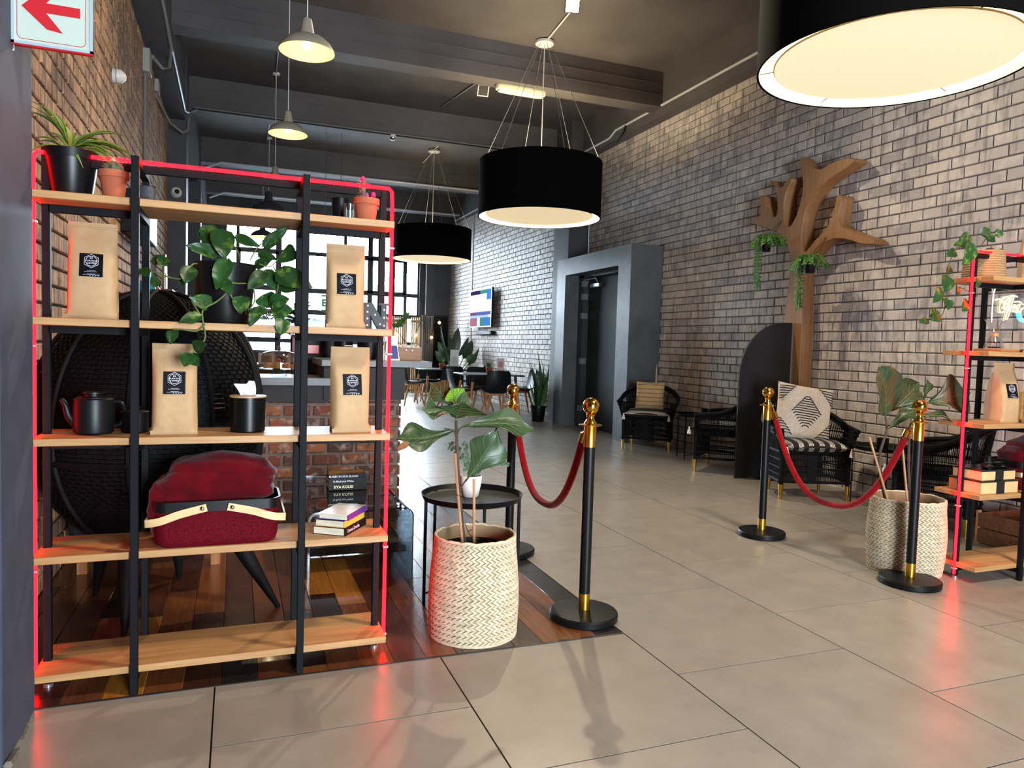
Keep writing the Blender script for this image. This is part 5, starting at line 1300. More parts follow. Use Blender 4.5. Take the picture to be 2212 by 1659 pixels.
throw('tan scatter cushion with thin brown stripes, on the armchair by the door portal', x+dv.x*.03, y+dv.y*.03, .50, rz, -.22, .36, .36, .13, stripes('tan_striped_linen', C(186, 152, 108), C(92, 66, 46), .052, .0035))
_, x, y, rz = AC[2]; dv = Vector((.36, .93))
bw = thing('throw_cushion', 'large cream cushion with black fringed diamond pattern', 'cushion', (x-.02+dv.x*.02, y+dv.y*.02, .49), rz)
Mx = Matrix.Translation((0, 0, .245)) @ Matrix.Rotation(-.25, 4, 'X') @ Matrix.Rotation(.14, 4, 'Y')
cream = mat('cream_cotton_weave', C(222, 210, 190), .95, col2=C(208, 194, 172), nscale=40, bump=.3, bscale=200)
pad(.50, .50, .15, cream, bw, puff=.55).xf(Mx @ Matrix.Rotation(PI/2, 4, 'X')).build('cushion_cover', cream, bw, sharp=60)
yarn = mat('black_yarn', C(22, 20, 24), .95); fr = MB()
def fz(u, v):  # front surface of the pad in its own frame
    U, V = u/.25, v/.25; e = max((1-abs(U)**4)*(1-abs(V)**4), 0)**.55; return -.075*e-.003
def yl(p, q, n=8): fr.tube([Mx @ Vector((p[0]+(q[0]-p[0])*i/n, fz(p[0]+(q[0]-p[0])*i/n, p[1]+(q[1]-p[1])*i/n), p[1]+(q[1]-p[1])*i/n)) for i in range(n+1)], .004, 4)
for i in range(13):
    v = -.13+.26*i/12; hw = .115*(1-abs(v)/.15); yl((-hw, v), (hw, v))
    for sg in (-1, 1): yl((sg*hw, v), (sg*(hw+.016), v-.014), 2)
for sx_ in (-1, 1):
    for sy_ in (-1, 1):
        for i in range(6):
            v = .09+.024*i; u0 = .10+(.23-v)*.85
            if u0 < .235: yl((sx_*u0, sy_*v), (sx_*.238, sy_*v)); yl((sx_*u0, sy_*v), (sx_*(u0-.014), sy_*(v+.012)), 2)
fr.build('fringe_lines', yarn, bw)['kind'] = 'stuff'
# tray tables between the chairs and the cups on them
tray_table('black tray table between the first two cane armchairs', 5.02, 7.13, .21, .52, rot=.5, legr=.006)
tray_table('black tray table between the patterned cushion chair and the right-hand shelf', 5.09, 4.52, .25, .50, rot=.6, legr=.006)
for (x, y, z, lb) in ((5.06, 6.98, .495, 'black candle cup on the tray table by the tan striped cushion'), (5.05, 4.50, .475, 'black candle cup on the tray table behind the right-hand fig')):
    t = thing('candle_cup', lb, 'cup', (x, y, z), 0, 'black candle cups'); MB().lathe([(.042, 0), (.045, .003), (.046, .10), (.042, .10), (.040, .06), (.001, .06)], 28).build('cup', black_sat, t); MB().lathe([(.0455, .0985), (.047, .1005), (.044, .102), (.0425, .1)], 28, cap=False).build('rim', black_gloss, t)
# ------------------------------------------------------------------ black arched panel
ap = thing('arched_divider', 'tall black panel with one rounded upper corner standing by the tree', 'display panel', (4.95, 5.86, 0))
poly = [(4.64, .005), (5.268, .005), (5.268, 1.565)]+[(4.64+.545-.545*math.sin(a)+.0, 1.02+.545*math.cos(a)) for a in [PI/2*i/18 for i in range(19)]]
MB().prism([(u-(u-4.64)*.12 if False else u, v) for u, v in poly], 0, .02, lambda u, v, w_: (4.64+(u-4.64)*.876, 5.86+w_-(u-4.64)*.13, v)).build('panel', mat('matt_black_board', C(14, 14, 16), .6, col2=C(19, 19, 21), nscale=4), ap, w=True)
MB().box(4.86, 4.98, 5.68, 5.98, 0, .012).box(4.905, 4.935, 5.68, 5.82, .01, .07).build('foot', black_sat, ap, w=True)
# ------------------------------------------------------------------ wooden wall tree
tr = thing('wooden_tree', 'cut-out wooden tree with stub branches mounted on the grey brick wall', 'wall sculpture', (5.2, 5.6, 0))
T2 = [(5.655, 0.02), (5.917, 0.02), (5.907, 1.589), (5.887, 1.849), (5.868, 2.052), (5.874, 2.209), (5.91, 2.338), (5.983, 2.426), (6.092, 2.504), (6.275, 2.581), (6.454, 2.649), (6.459, 2.725), (6.359, 2.721), (6.351, 2.819), (6.393, 2.929), (6.311, 2.914), (6.279, 2.84), (6.214, 2.731), (6.151, 2.678), (6.104, 2.681), (6.094, 2.76), (6.105, 2.857), (6.129, 2.958), (6.191, 3.018), (6.218, 3.062), (6.163, 3.012), (6.114, 2.982), (6.055, 2.963), (6.0, 2.983), (5.954, 3.031), (5.895, 3.014), (5.931, 2.951), (5.975, 2.881), (5.994, 2.775), (5.986, 2.663), (5.963, 2.581), (5.924, 2.541), (5.877, 2.556), (5.805, 2.65), (5.766, 2.766), (5.743, 2.869), (5.756, 2.994), (5.796, 3.139), (5.792, 3.206), (5.741, 3.16), (5.641, 3.072), (5.558, 3.039), (5.498, 3.032), (5.383, 3.059), (5.216, 3.064), (5.105, 3.031), (5.112, 3.002), (5.245, 2.953), (5.392, 2.908), (5.505, 2.857), (5.59, 2.781), (5.661, 2.703), (5.703, 2.619), (5.719, 2.514), (5.723, 2.393), (5.703, 2.291), (5.68, 2.262), (5.638, 2.279), (5.531, 2.368), (5.418, 2.445), (5.348, 2.549), (5.314, 2.659), (5.298, 2.734), (5.238, 2.72), (5.241, 2.632), (5.257, 2.549), (5.245, 2.475), (5.199, 2.429), (5.096, 2.381), (4.961, 2.321), (4.857, 2.283), (4.842, 2.238), (4.965, 2.247), (5.109, 2.298), (5.22, 2.329), (5.333, 2.336), (5.447, 2.305), (5.533, 2.249), (5.6, 2.189), (5.658, 2.126), (5.683, 2.037), (5.676, 1.837), (5.655, 1.576)]
T2 = [tuple(p[:2]) for p in spline([(a, b, 0) for a, b in T2], 3)]
m = MB(); bev = .008
def inset(poly, d):
    n = len(poly); out = []
    for i in range(n):
        a = Vector(poly[i-1]); b = Vector(poly[i]); c_ = Vector(poly[(i+1) % n]); e1 = (b-a); e2 = (c_-b)
        if e1.length < 1e-6 or e2.length < 1e-6: out.append(tuple(b)); continue
        n1 = Vector((-e1.y, e1.x)).normalized(); n2 = Vector((-e2.y, e2.x)).normalized(); q = (n1+n2)
        if q.length > .2: q.normalize()
        out.append(tuple(b+q*d))
    return out
sgn = sum(T2[i-1][0]*T2[i][1]-T2[i][0]*T2[i-1][1] for i in range(len(T2)))
In = inset(T2, bev if sgn > 0 else -bev)
n = len(T2)
xa, xb, xc = 5.345, 5.208, 5.198
m.add([(xa, u, v) for u, v in T2]+[(xb, u, v) for u, v in T2]+[(xc, u, v) for u, v in In], [tuple(range(n))]+[tuple(2*n+i for i in range(n))]+[(i, (i+1) % n, n+(i+1) % n, n+i) for i in range(n)]+[(n+i, n+(i+1) % n, 2*n+(i+1) % n, 2*n+i) for i in range(n)])
me = m.data('tree_body', oak, sharp=50)
bm = bmesh.new(); bm.from_mesh(me); bmesh.ops.triangulate(bm, faces=[f_ for f_ in bm.faces if len(f_.verts) > 4], ngon_method='EAR_CLIP'); bmesh.ops.translate(bm, verts=bm.verts, vec=(-5.2, -5.6, 0)); bm.to_mesh(me); bm.free(); me.set_sharp_from_angle(angle=math.radians(50))
inst('tree_body', me, tr)
# hanging ferns
def hanging(label, px, py, Y, x, hook_z, trails, seed):
    z = at(px, py, Y).z; t = thing('hanging_fern', label, 'hanging plant', (x, Y, z))
    MB().lathe([(.040, -.05), (.042, -.048), (.056, .04), (.058, .055), (.054, .055), (.05, .035)], 24).build('pot', black_sat, t); MB().lathe([(.05, .036), (.001, .04)], 14).build('soil', soil, t)
    for a in (0, 2.1, 4.2): MB().tube([(.055*math.cos(a), .055*math.sin(a), .05), (.19, .0, hook_z-z)], .0018, 4).build('hanger', black_sat, t)
    rr = random.Random(seed)
    for k_ in range(30):
        a = rr.random()*2*PI; l_ = .13+.09*rr.random(); d = Vector((math.cos(a)*.8, math.sin(a), 0)); fm_ = MB()
        pts = spline([(0, 0, .05), d*l_*.5+Vector((0, 0, .10)), d*l_+Vector((0, 0, .06-.07*rr.random()))], 5)
        frond(fm_, pts, rr, .042); fm_.build('frond', green_fern, t, sharp=80, fix=False)
    for (dx, dy, ln) in trails:
        for q in range(10):
            fm_ = MB(); ox, oy = rr.uniform(-.025, .025), rr.uniform(-.035, .035)
            pts = spline([(0, 0, .05), (dx*.6+ox, dy*.6+oy, .07), (dx+ox, dy+oy, -.02), (dx+ox*1.3, dy+oy*1.3+.015*rr.uniform(-1, 1), -ln*.5), (dx+ox, dy+oy, -ln*rr.uniform(.75, 1))], 6)
            frond(fm_, pts, rr, .036); fm_.build('trailing_frond', green_fern, t, sharp=80, fix=False)
    return t
def frond(mb, pts, rr, sz):
    mb.tube(pts, .0014, 3)
    for i in range(1, len(pts)):
        d = (pts[i]-pts[i-1]).normalized()
        for sg in (-1, 1):
            s_ = Vector((rr.uniform(-.4, .4), sg*1.0, rr.uniform(-.1, .4)))+d*.9; s_.normalize(); p = pts[i]; e = p+s_*sz
            w_ = d.cross(s_).normalized()*sz*.18 if False else Vector((1, 0, 0)).cross(s_).normalized()*sz*.2
            mb.add([p, (p+e)/2+w_, e, (p+e)/2-w_], [(0, 1, 2, 3)])
hanging('hanging fern with one long trail on the left branch of the wooden tree', 1672, 535, 6.02, 5.02, 2.62, [(0, .11, .42)], 3)
hanging('hanging fern in a black pot on the right of the wooden tree trunk', 1768, 580, 5.40, 5.02, 2.38, [(0, .12, .40)], 8)
# ------------------------------------------------------------------ right shelf contents
X2 = 3.84
rp_ = thing('rope_basket_pothos', 'trailing pothos in a coiled rope pot on top of the right-hand shelf', 'potted plant', (4.03, 2.965, BZ[4]))
ropem = mat('jute_rope', C(168, 136, 96), .9, col2=C(140, 110, 74), nscale=40, stretch=(1, 1, 3), bump=.5)
m = MB()
for i in range(12): m.lathe([(.095+.004*math.cos(q), .008+i*.0135+.0068*math.sin(q)) for q in [2*PI*j/8 for j in range(9)]], 36, cap=False) if False else m.tube([((.106-.001*i)*math.cos(a), (.106-.001*i)*math.sin(a), .008+i*.0135) for a in [2*PI*j/40 for j in range(40)]], .0075, 6, closed=True)
m.build('coiled_rope_pot', ropem, rp_); MB().lathe([(.098, .005), (.092, .15)], 28).build('liner', ropem, rp_); MB().lathe([(.094, .151), (.001, .155)], 16).build('soil', soil, rp_)
PR = [((2093, 522), (2060, 530), 26, 2.93), ((2100, 530), (2078, 572), 34, 2.88), ((2064, 545), (2042, 552), 20, 2.9), ((2120, 505), (2140, 496), 22, 2.96), ((2150, 505), (2168, 505), 20, 2.94), ((2130, 510), (2150, 522), 22, 2.9),
      ((2046, 598), (2040, 632), 32, 2.88), ((2032, 625), (2015, 654), 26, 2.87), ((2045, 645), (2048, 670), 26, 2.86), ((2052, 578), (2045, 595), 14, 2.9), ((2020, 668), (2008, 685), 16, 2.86), ((2030, 684), (2008, 690), 20, 2.85), ((2004, 692), (1985, 696), 16, 2.85), ((2072, 622), (2066, 640), 12, 2.9), ((2090, 652), (2078, 672), 26, 2.9), ((2078, 510), (2100, 520), 22, 2.98), ((2112, 602), (2108, 622), 16, 2.85)]
for i, (b_, e_, wpx, Y) in enumerate(PR):
    B_ = at(*b_, Y); E_ = at(*e_, Y-.02); leaf(rp_, 'leaf', green_pothos, B_, E_, wpx*cam_depth(B_)/FPX*1.15, up=(.2*math.sin(i*2), -1, .3), kind='heart', droop=.06, fold=.15, nu=8, nv=3, wav=.08, seed=i+40)
for pts in [[(2105, 530, 2.95), (2070, 532, 2.9), (2050, 570, 2.88), (2046, 600, 2.88), (2044, 640, 2.87), (2035, 680, 2.86), (2005, 690, 2.85)], [(2120, 530, 2.95), (2135, 512, 2.95), (2165, 508, 2.94)], [(2044, 630, 2.87), (2025, 632, 2.87)], [(2020, 668, 2.86), (2030, 676, 2.86)], [(2110, 640, 2.9), (2090, 628, 2.9), (2072, 620, 2.9)], [(2140, 530, 2.93), (2150, 560, 2.9), (2152, 580, 2.88)]]:
    stem(rp_, 'vine', mat('brown_vine', C(74, 62, 42), .6), [at(*p) for p in pts], .0026)
tg = MB()
for i in range(5):
    c_ = Vector((.0+.01*i, -.03, .165)); tg.tube([c_+Vector(((.03+.006*i)*math.cos(a), .03*math.sin(a), .012*math.sin(2*a+i))) for a in [2*PI*j/20 for j in range(20)]], .0028, 5, closed=True)
tg.build('coiled_vine', mat('brown_vine'  , C(74, 62, 42), .6), rp_)
# neon coffee sign: clear panel, glowing tubes
ns = thing('neon_sign', 'clear neon sign reading Coffee on the right-hand shelf', 'neon sign', (4.34, 3.0, BZ[3]))
acr = clear_glass('clear_acrylic_panel', (.86, .92, 1.0), .08, .03)
MB().box(4.158, 4.62, 2.998, 3.004, 1.43, 1.69).build('acrylic_panel', acr, ns, w=True)
MB().box(4.18, 4.60, 2.985, 3.02, BZ[3], BZ[3]+.012).box(4.25, 4.262, 2.996, 3.006, BZ[3], 1.44).box(4.52, 4.532, 2.996, 3.006, BZ[3], 1.44).build('stand', clear_glass('clear_acrylic_panel'), ns, w=True)
warmn = emis('warm_neon', (1.0, .80, .36), 1.6); cyn = emis('cyan_neon', (.05, .85, 1.0), 5.0)
def npx(p): return (4.158+(p[0]-2141.5)*.0037, 2.992, 1.69-(p[1]-611)*.00272)
K = 82/1360
def nz(x, y): return npx((2130+x*K, 600+y*(100/1659)))
cof = [[(310, 700), (400, 640), (500, 660), (600, 740), (700, 700), (780, 600), (750, 540), (660, 560), (560, 660), (480, 820), (460, 980), (500, 1100), (580, 1120), (680, 1060)],
       [(660, 780), (620, 880), (640, 980), (720, 960), (760, 860), (720, 770), (660, 780)],
       [(740, 900), (820, 740), (900, 500), (1000, 480), (1130, 520)], [(900, 500), (860, 700), (800, 1000), (720, 1280), (740, 1370), (800, 1300), (860, 1080), (820, 960)],
       [(1000, 490), (960, 640), (900, 900), (880, 1060)], [(940, 900), (1040, 900), (1080, 840), (1040, 800), (980, 900), (1000, 1040), (1100, 1060), (1180, 980)], [(1120, 960), (1220, 900), (1240, 820), (1190, 800), (1130, 920), (1160, 1060), (1260, 1060), (1330, 960), (1400, 900)], [(1040, 720), (1150, 680), (1260, 700), (1340, 770), (1480, 760)]]
m = MB()
for st_ in cof: m.tube(spline([nz(*p) for p in st_], 5), .0034, 6)
m.build('neon_lettering', warmn, ns, w=True)
MB().tube([npx((2141.5, 690)), npx((2142, 630)), npx((2146, 614)), npx((2160, 611))], .003, 6).build('edge_glow', emis('warm_edge', (1.0, .85, .5), 2.5), ns, w=True)
cc = Vector(npx((2228, 662)))
MB().tube([cc+Vector((.075*math.cos(a), 0, .06*math.sin(a)-.01*abs(math.cos(a)))) for a in [PI*.95+PI*1.1*i/24 for i in range(25)]], .0045, 6).build('cup_outline', cyn, ns, w=True)
# boards, hourglass and letter H on board four
for (x, y, z, w_, d_, h_, lb) in ((4.20, 2.93, BZ[3], .30, .17, .018, 'pale wooden serving board under the hourglass'), (4.42, 2.87, BZ[3], .16, .12, .024, 'orange wooden block at the right end of the fourth board')):
    t = MB().box(-w_/2, w_/2, -d_/2, d_/2, 0, h_, .003).build('serving_board', wood('acacia', C(184, 124, 74), C(140, 84, 46))); t.location = (x, y, z); tag(t, lb, 'board', 'wooden boards on the right-hand shelf')
hg = thing('hourglass_carafe', 'clear hourglass-shaped coffee maker beside the letter H', 'coffee maker', (4.105, 2.93, BZ[3]+.018))
MB().lathe([(.050, 0), (.054, .006), (.046, .035), (.018, .075), (.0135, .085), (.02, .10), (.052, .165), (.055, .170), (.052, .171)], 32, cap=False).build('glass_body', clear_glass('thin_clear_glass', (.93, .96, .98), .12, .02), hg); MB().lathe([(.02, .070), (.022, .076), (.02, .083), (.0205, .09)], 20, cap=False).build('wood_collar', wood('collar_wood', C(190, 140, 84), C(160, 110, 60)), hg); MB().lathe([(.03, .004), (.034, .012), (.001, .014)], 18).build('coffee_grounds', mat('coffee_grounds', C(40, 26, 18), .9), hg)
Hpoly = [[(-.5, 0), (-.05, 0), (-.05, .1), (-.17, .1), (-.17, .44), (.17, .44), (.17, .1), (.05, .1), (.05, 0), (.5, 0), (.5, .1), (.42, .1), (.42, .9), (.5, .9), (.5, 1), (.05, 1), (.05, .9), (.17, .9), (.17, .58), (-.17, .58), (-.17, .9), (-.05, .9), (-.05, 1), (-.5, 1), (-.5, .9), (-.42, .9), (-.42, .1), (-.5, .1)]]
marquee('letter_sign', 'grey marquee letter H beside the hourglass carafe', Hpoly, 4.235, 2.80, BZ[3], .11, .03, mat('grey_letter_metal', C(150, 160, 172), .35), bulbs=[(-.3, .15), (-.3, .35), (-.3, .65), (-.3, .85), (0, .5), (.3, .15), (.3, .35), (.3, .65), (.3, .85)])
# slatted wooden box, gift boxes, basket, crate
sb = thing('slatted_box', 'slatted pale wooden box behind the sideways coffee bag', 'box', (4.42, 2.94, BZ[2]))
for i in range(5): MB().box(-.11, .11, -.07, -.058, .004+i*.034, .030+i*.034).build('slat', pine, sb); MB().box(-.11, .11, .058, .07, .004+i*.034, .030+i*.034).build('slat', pine, sb)
for sx_ in (-.105, .105): MB().box(sx_-.01, sx_+.01, -.058, .058, 0, .17).build('end_panel', pine, sb)
gm_ = mat('kraft_board_box', C(212, 178, 128), .6, col2=C(198, 162, 112), nscale=6); rib_ = mat('black_satin_ribbon', C(16, 17, 20), .3)
for (w_, d_, h_, z, lb) in ((.30, .20, .075, BZ[1], 'larger kraft gift box with black lid on the right-hand shelf'), (.27, .18, .06, BZ[1]+.075, 'smaller kraft gift box with black bow stacked on the larger one')):
    t = thing('gift_box', lb, 'gift box', (4.04, 2.895, z), 0, 'kraft gift boxes')
    MB().box(-w_/2, w_/2, -d_/2, d_/2, 0, h_-.006, .003).build('box_body', gm_, t); MB().box(-w_/2-.003, w_/2+.003, -d_/2-.003, d_/2+.003, h_-.010, h_, .002).build('lid', rib_, t)
    MB().box(-.03, .03, -d_/2-.005, d_/2+.005, 0, h_-.001).box(-.03, .03, -d_/2-.005, d_/2+.005, h_-.0005, h_+.0005).build('ribbon', rib_, t)
bw_ = MB()
for sg in (-1, 1):
    rows = []
    for i in range(13):
        a = 2*PI*i/12; c_ = Vector((sg*(.045-.045*math.cos(a)), -.06, .062+.016+.02*math.sin(a))); rows.append([c_+Vector((0, -.018, .002*math.sin(i))), c_+Vector((0, .018, 0))])
    bw_.grid(rows)
    rows = [[Vector((sg*(.01+.10*i/6), -.085, .064+.010*math.sin(i))), Vector((sg*(.01+.09*i/6), -.05, .066+.012*math.sin(i+.6)))] for i in range(7)]; bw_.grid(rows)
bw_.build('bow', rib_, t, sharp=80, fix=False)
red_basket('crimson mesh basket with bentwood handles on the right-hand shelf', 4.47, 2.93, BZ[1], rz=.0)
blanket('crimson velvet blanket rolled in the basket on the right-hand shelf', 4.48, 2.93, BZ[1]+.13, 0, .20, .10, .17, 9, tail=False)
cr = thing('wooden_crate', 'dark stained wooden crate on the floor behind the right-hand shelf', 'crate', (5.0, 3.27, 0))
dk = wood('dark_crate_wood', C(104, 66, 40), C(70, 42, 26)); lt_ = wood('pale_crate_post', C(160, 112, 70), C(130, 88, 52), grain=(20, 20, 2))
for i in range(2):
    for sy_ in (-.15, .138): MB().box(-.24, .24, sy_, sy_+.012, .01+i*.105, .105+i*.105).build('slat', dk, cr)
    for sx_ in (-.252, .24): MB().box(sx_, sx_+.012, -.15, .15, .01+i*.105, .105+i*.105).build('slat', dk, cr)
for sx_ in (-.235, .235):
    for sy_ in (-.16, .16): MB().box(sx_-.016, sx_+.016, sy_-.008, sy_+.008, 0, .225).build('corner_post', lt_, cr)
MB().box(-.24, .24, -.14, .14, .005, .015).build('base', dk, cr)
# ------------------------------------------------------------------ brick bar counter
ct = thing('bar_counter', 'reclaimed red brick bar with dark timber and grey concrete tops', 'counter', (.5, 5.9, 0))
MB().box(-.85, 1.205, 5.69, 5.9, 0, .80).build('brick_core', mortar_r, ct, w=True)
bc = ct.children[0]
brick_wall(bc, lambda u, v, w_: (u-.5, 5.69-5.9-w_, v), -.85, 1.215, 0, .795, .095, .215, .024, red_brick, seed=8, limit=190, dep=.016)
MB().box(1.205, 1.215, 5.69, 6.35, 0, 1.0).build('end_core', mortar_r, ct, w=True)
e2 = ct.children[-1]
def fixfn(u, v, w_): return (1.215+w_-.5, u-5.9, v)
for r_ in range(10):
    for c_ in range(4):
        y_ = 5.675+c_*.22-(.1 if r_ % 2 else 0); a, b = max(y_, 5.675), min(y_+.203, 6.35)
        if b-a > .04: MB().box(1.213, 1.228, a, b, .004+r_*.095, .081+r_*.095, .003).build('brick', red_brick, e2, w=True)
conc = mat('grey_concrete_top', C(92, 98, 106), .4, col2=C(108, 114, 122), nscale=5, bump=.2); dkt = wood('ebonised_timber', C(22, 22, 26), C(14, 14, 17), .6, grain=(1.2, 20, 20))
MB().box(-.85, .66, 5.66, 5.95, .78, .905).build('front_beam', dkt, ct, w=True)
MB().box(-.85, .68, 5.63, 6.2, .905, .965, .004).build('low_top', conc, ct, w=True)
MB().box(.62, 1.245, 5.64, 5.86, .80, 1.05).build('bar_beam', dkt, ct, w=True)
MB().box(.60, 1.46, 5.62, 6.35, 1.055, 1.105, .004).build('bar_top', conc, ct, w=True)
MB().box(.64, .66, 5.9, 6.4, .5, 1.05).build('side_panel', wood('dark_red_board', C(70, 40, 30), C(50, 28, 20)), ct, w=True)
# back counter
bcn = thing('back_counter', 'dark back counter under the big window', 'counter', (.6, 10.2, 0))
MB().box(-.6, 1.5, 9.9, 10.5, 0, .88).build('body', mat('dark_cupboard', C(40, 38, 38), .5), bcn, w=True); MB().box(-.62, 1.52, 9.86, 10.52, .88, .92).build('worktop', conc, bcn, w=True)
for i in range(4): MB().box(-.55+i*.52, -.07+i*.52, 9.885, 9.9, .08, .84).build('cupboard_door', wood('brown_door', C(84, 54, 36), C(62, 38, 26)), bcn, w=True)
GRY = mat('soft_grey_print', C(176, 176, 172), .6)
# cake dome
ck = thing('cake_dome', 'glass cake stand with domed lid holding pastries', 'cake stand', (.305, 5.82, .965))
cg = clear_glass('clear_glass_dome', (.90, .95, 1.0), .26, .02)
MB().lathe([(.062, 0), (.055, .02), (.04, .04), (.05, .052), (.142, .056), (.146, .066), (.14, .066), (.001, .06)], 40).build('stand', cg, ck); MB().lathe([(.132, .067), (.134, .14), (.120, .178), (.085, .192), (.02, .197), (.012, .205), (.024, .225), (.02, .232), (.001, .233)], 40, cap=False).build('dome_lid', cg, ck)
rc = random.Random(2); pst = mat('golden_pastry', C(196, 132, 62), .7, col2=C(140, 84, 36), nscale=18, bump=.5)
for (dx, dy, r_), plb in zip(((-.075, -.01, .038), (-.01, -.055, .04), (.055, .025, .038), (-.02, .06, .038), (.075, -.045, .030)), ['golden pastry nearest the left rim under the cake dome', 'golden pastry in the middle front under the cake dome', 'golden pastry right of centre under the cake dome', 'golden pastry at the back under the cake dome', 'small golden pastry nearest the right rim under the cake dome']):
    t = thing('pastry', plb, 'pastry', (.305+dx, 5.82+dy, 1.030), 0, 'pastries under the dome')
    rows = []
    for i in range(9):
        e = PI/2*i/8; rows.append([((r_*math.cos(e)+.001)*(1+.1*math.sin(3*a+dx*90))*math.cos(a), (r_*math.cos(e)+.001)*math.sin(a), r_*1.1*math.sin(e)) for a in [2*PI*j/20 for j in range(20)]])
    MB().grid(rows, closed_u=True).build('crust', pst, t)
# things on and behind the counter
def boxy(name, label, cat, loc, parts, rz=0, group=None):
    t = thing(name, label, cat, loc, rz, group)
    for nm, (x0, x1, y0, y1, z0, z1), mt in parts: MB().box(x0, x1, y0, y1, z0, z1, min(.004, (x1-x0)/4, (y1-y0)/4, (z1-z0)/4)).build(nm, mt, t)
    return t
redp = mat('red_enamel', C(190, 30, 24), .3)
em = boxy('espresso_machine', 'red and black espresso machine behind the bar', 'coffee machine', (.66, 6.75, .93), [('drip_tray', (-.2, .2, -.2, .2, 0, .06), black_sat), ('body', (-.2, .2, -.02, .2, .06, .36), black_gloss), ('red_group_cover', (-.16, .02, -.16, -.02, .20, .28), redp), ('red_side_panel', (-.2, -.19, -.2, .2, .06, .34), redp), ('cup_rail', (-.2, .2, -.2, .2, .36, .375), chrome)])
for k_ in (-.1, .08): MB().tube([(k_, -.1, .2), (k_, -.1, .15), (k_, -.24, .14)], .014, 8).build('portafilter', black_sat, em)
boxy('bar_shelf_block', 'dark stand carrying the espresso machine', 'stand', (.66, 6.75, 0), [('cabinet', (-.26, .26, -.24, .26, 0, .90), mat('dark_cupboard'  , C(40, 38, 38), .5)), ('top', (-.28, .28, -.26, .28, .90, .93), conc)])
gr_ = thing('coffee_grinder', 'black coffee grinder canister with white stripes on the bar', 'grinder', (.80, 5.92, 1.105)); MB().lathe([(.07, 0), (.075, .005), (.075, .16), (.07, .165)], 32).build('body', black_gloss, gr_); MB().lathe([(.055, .165), (.08, .2), (.08, .24), (.06, .25)], 28).build('hopper', black_sat, gr_)
for i in range(3): MB().box(.0, .06, -.078, -.07, .07+.018*i, .076+.018*i).build('stripe', white_paint, gr_)
bk = thing('black_bucket', 'black bucket on the bar beside the card holder', 'bucket', (1.03, 6.06, 1.105)); MB().lathe([(.085, 0), (.09, .005), (.105, .20), (.11, .20), (.11, .215), (.10, .215), (.085, .02)], 36).build('body', black_sat, bk); MB().tube([(.108*math.cos(a), 0, .2+.04*math.sin(a)) for a in [PI*i/14 for i in range(15)]], .003, 5).build('handle', steel, bk)
cdh = thing('menu_card', 'small white price card leaning on the bar', 'card', (1.085, 5.82, 1.105)); MB().add([(-.04, 0, 0), (.04, 0, 0), (.025, .04, .13), (-.02, .04, .13), (-.04, .004, 0), (.04, .004, 0), (.025, .044, .13), (-.02, .044, .13)], [(0, 1, 2, 3), (7, 6, 5, 4), (0, 4, 5, 1), (1, 5, 6, 2), (2, 6, 7, 3), (3, 7, 4, 0)]).build('card', white_paint, cdh); MB().box(-.015, .012, -.002+.02, .019, .07, .10).build('print', GRY, cdh)
mn = thing('menu_stand', 'a-frame menu board in white, blue and red on the bar', 'menu', (1.165, 5.80, 1.105))
MB().add([(-.05, 0, 0), (.07, 0, 0), (.05, .05, .2), (-.03, .05, .2), (-.05, .1, 0), (.07, .1, 0)], [(0, 1, 2, 3), (4, 3, 2, 5)]).build('board', white_paint, mn, fix=False); MB().add([(-.02, -.001, .015), (.06, -.001, .015), (.05, .027, .12), (-.012, .027, .12)], [(0, 1, 2, 3)]).build('blue_panel', mat('blue_print', C(46, 60, 130), .5), mn, fix=False)
cbx = thing('wooden_drawer_box', 'wooden box with shredded paper and knobs at the end of the bar', 'box', (1.325, 5.95, 1.105))
MB().box(-.09, .10, -.10, .10, 0, .105, .003).build('box_body', wood('walnut_box', C(146, 104, 64), C(116, 80, 46)), cbx)
for k_ in (-.03, .02): MB().ball((k_, -.105, .085), .009, 10, 8).build('knob', white_plastic, cbx)
sh = MB(); rs = random.Random(9)
for i in range(60):
    p = Vector((rs.uniform(-.08, .09), rs.uniform(-.09, .09), .105)); sh.tube([p, p+Vector((rs.uniform(-.03, .03), rs.uniform(-.03, .03), rs.uniform(.005, .03))), p+Vector((rs.uniform(-.05, .05), rs.uniform(-.05, .05), rs.uniform(0, .03)))], .002, 3)
sh.build('shredded_paper', white_paint, cbx)
pf = boxy('picture_frame', 'white picture frame on the back counter under the window', 'picture frame', (.36, 9.95, .92), [('frame', (-.10, .10, 0, .015, 0, .15), white_paint), ('picture', (-.065, .065, -.002, 0, .03, .115), mat('dark_photo', C(52, 48, 44), .4, col2=C(120, 110, 100), nscale=20))])
ex = thing('exit_sign', 'green and white exit sign hanging before the window', 'sign', (1.40, 12.0, 1.72))
MB().box(-.14, .18, -.012, .012, 0, .26, .003).build('sign_plate', mat('exit_sign_white', C(220, 240, 232), .4, emit=(.7, 1.0, .85), estr=.3), ex)
exg = mat('exit_green', C(0, 140, 96), .5)
text_mb('EXIT', .15, (.02, -.0125, .13), (1, 0, 0), (0, 0, 1), .001, bold=.004).build('lettering', exg, ex); MB().box(-.14, .18, -.0135, -.0125, 0, .02).box(-.14, .18, -.0135, -.0125, .24, .26).build('green_border', exg, ex)
MB().tube([(-.1, 0, .26), (-.1, 0, 3.18)], .004, 4).build('hanger', steel, ex); MB().tube([(.14, 0, .26), (.14, 0, 3.18)], .004, 4).build('hanger', steel, ex)
mp_ = thing('window_plant', 'leafy rubber plant in a red pot on the back counter, seen past the pothos', 'potted plant', (.72, 10.15, .92))
MB().lathe([(.06, 0), (.085, .16), (.08, .16), (.075, .14)], 20).build('pot', redp, mp_)
rq = random.Random(12)
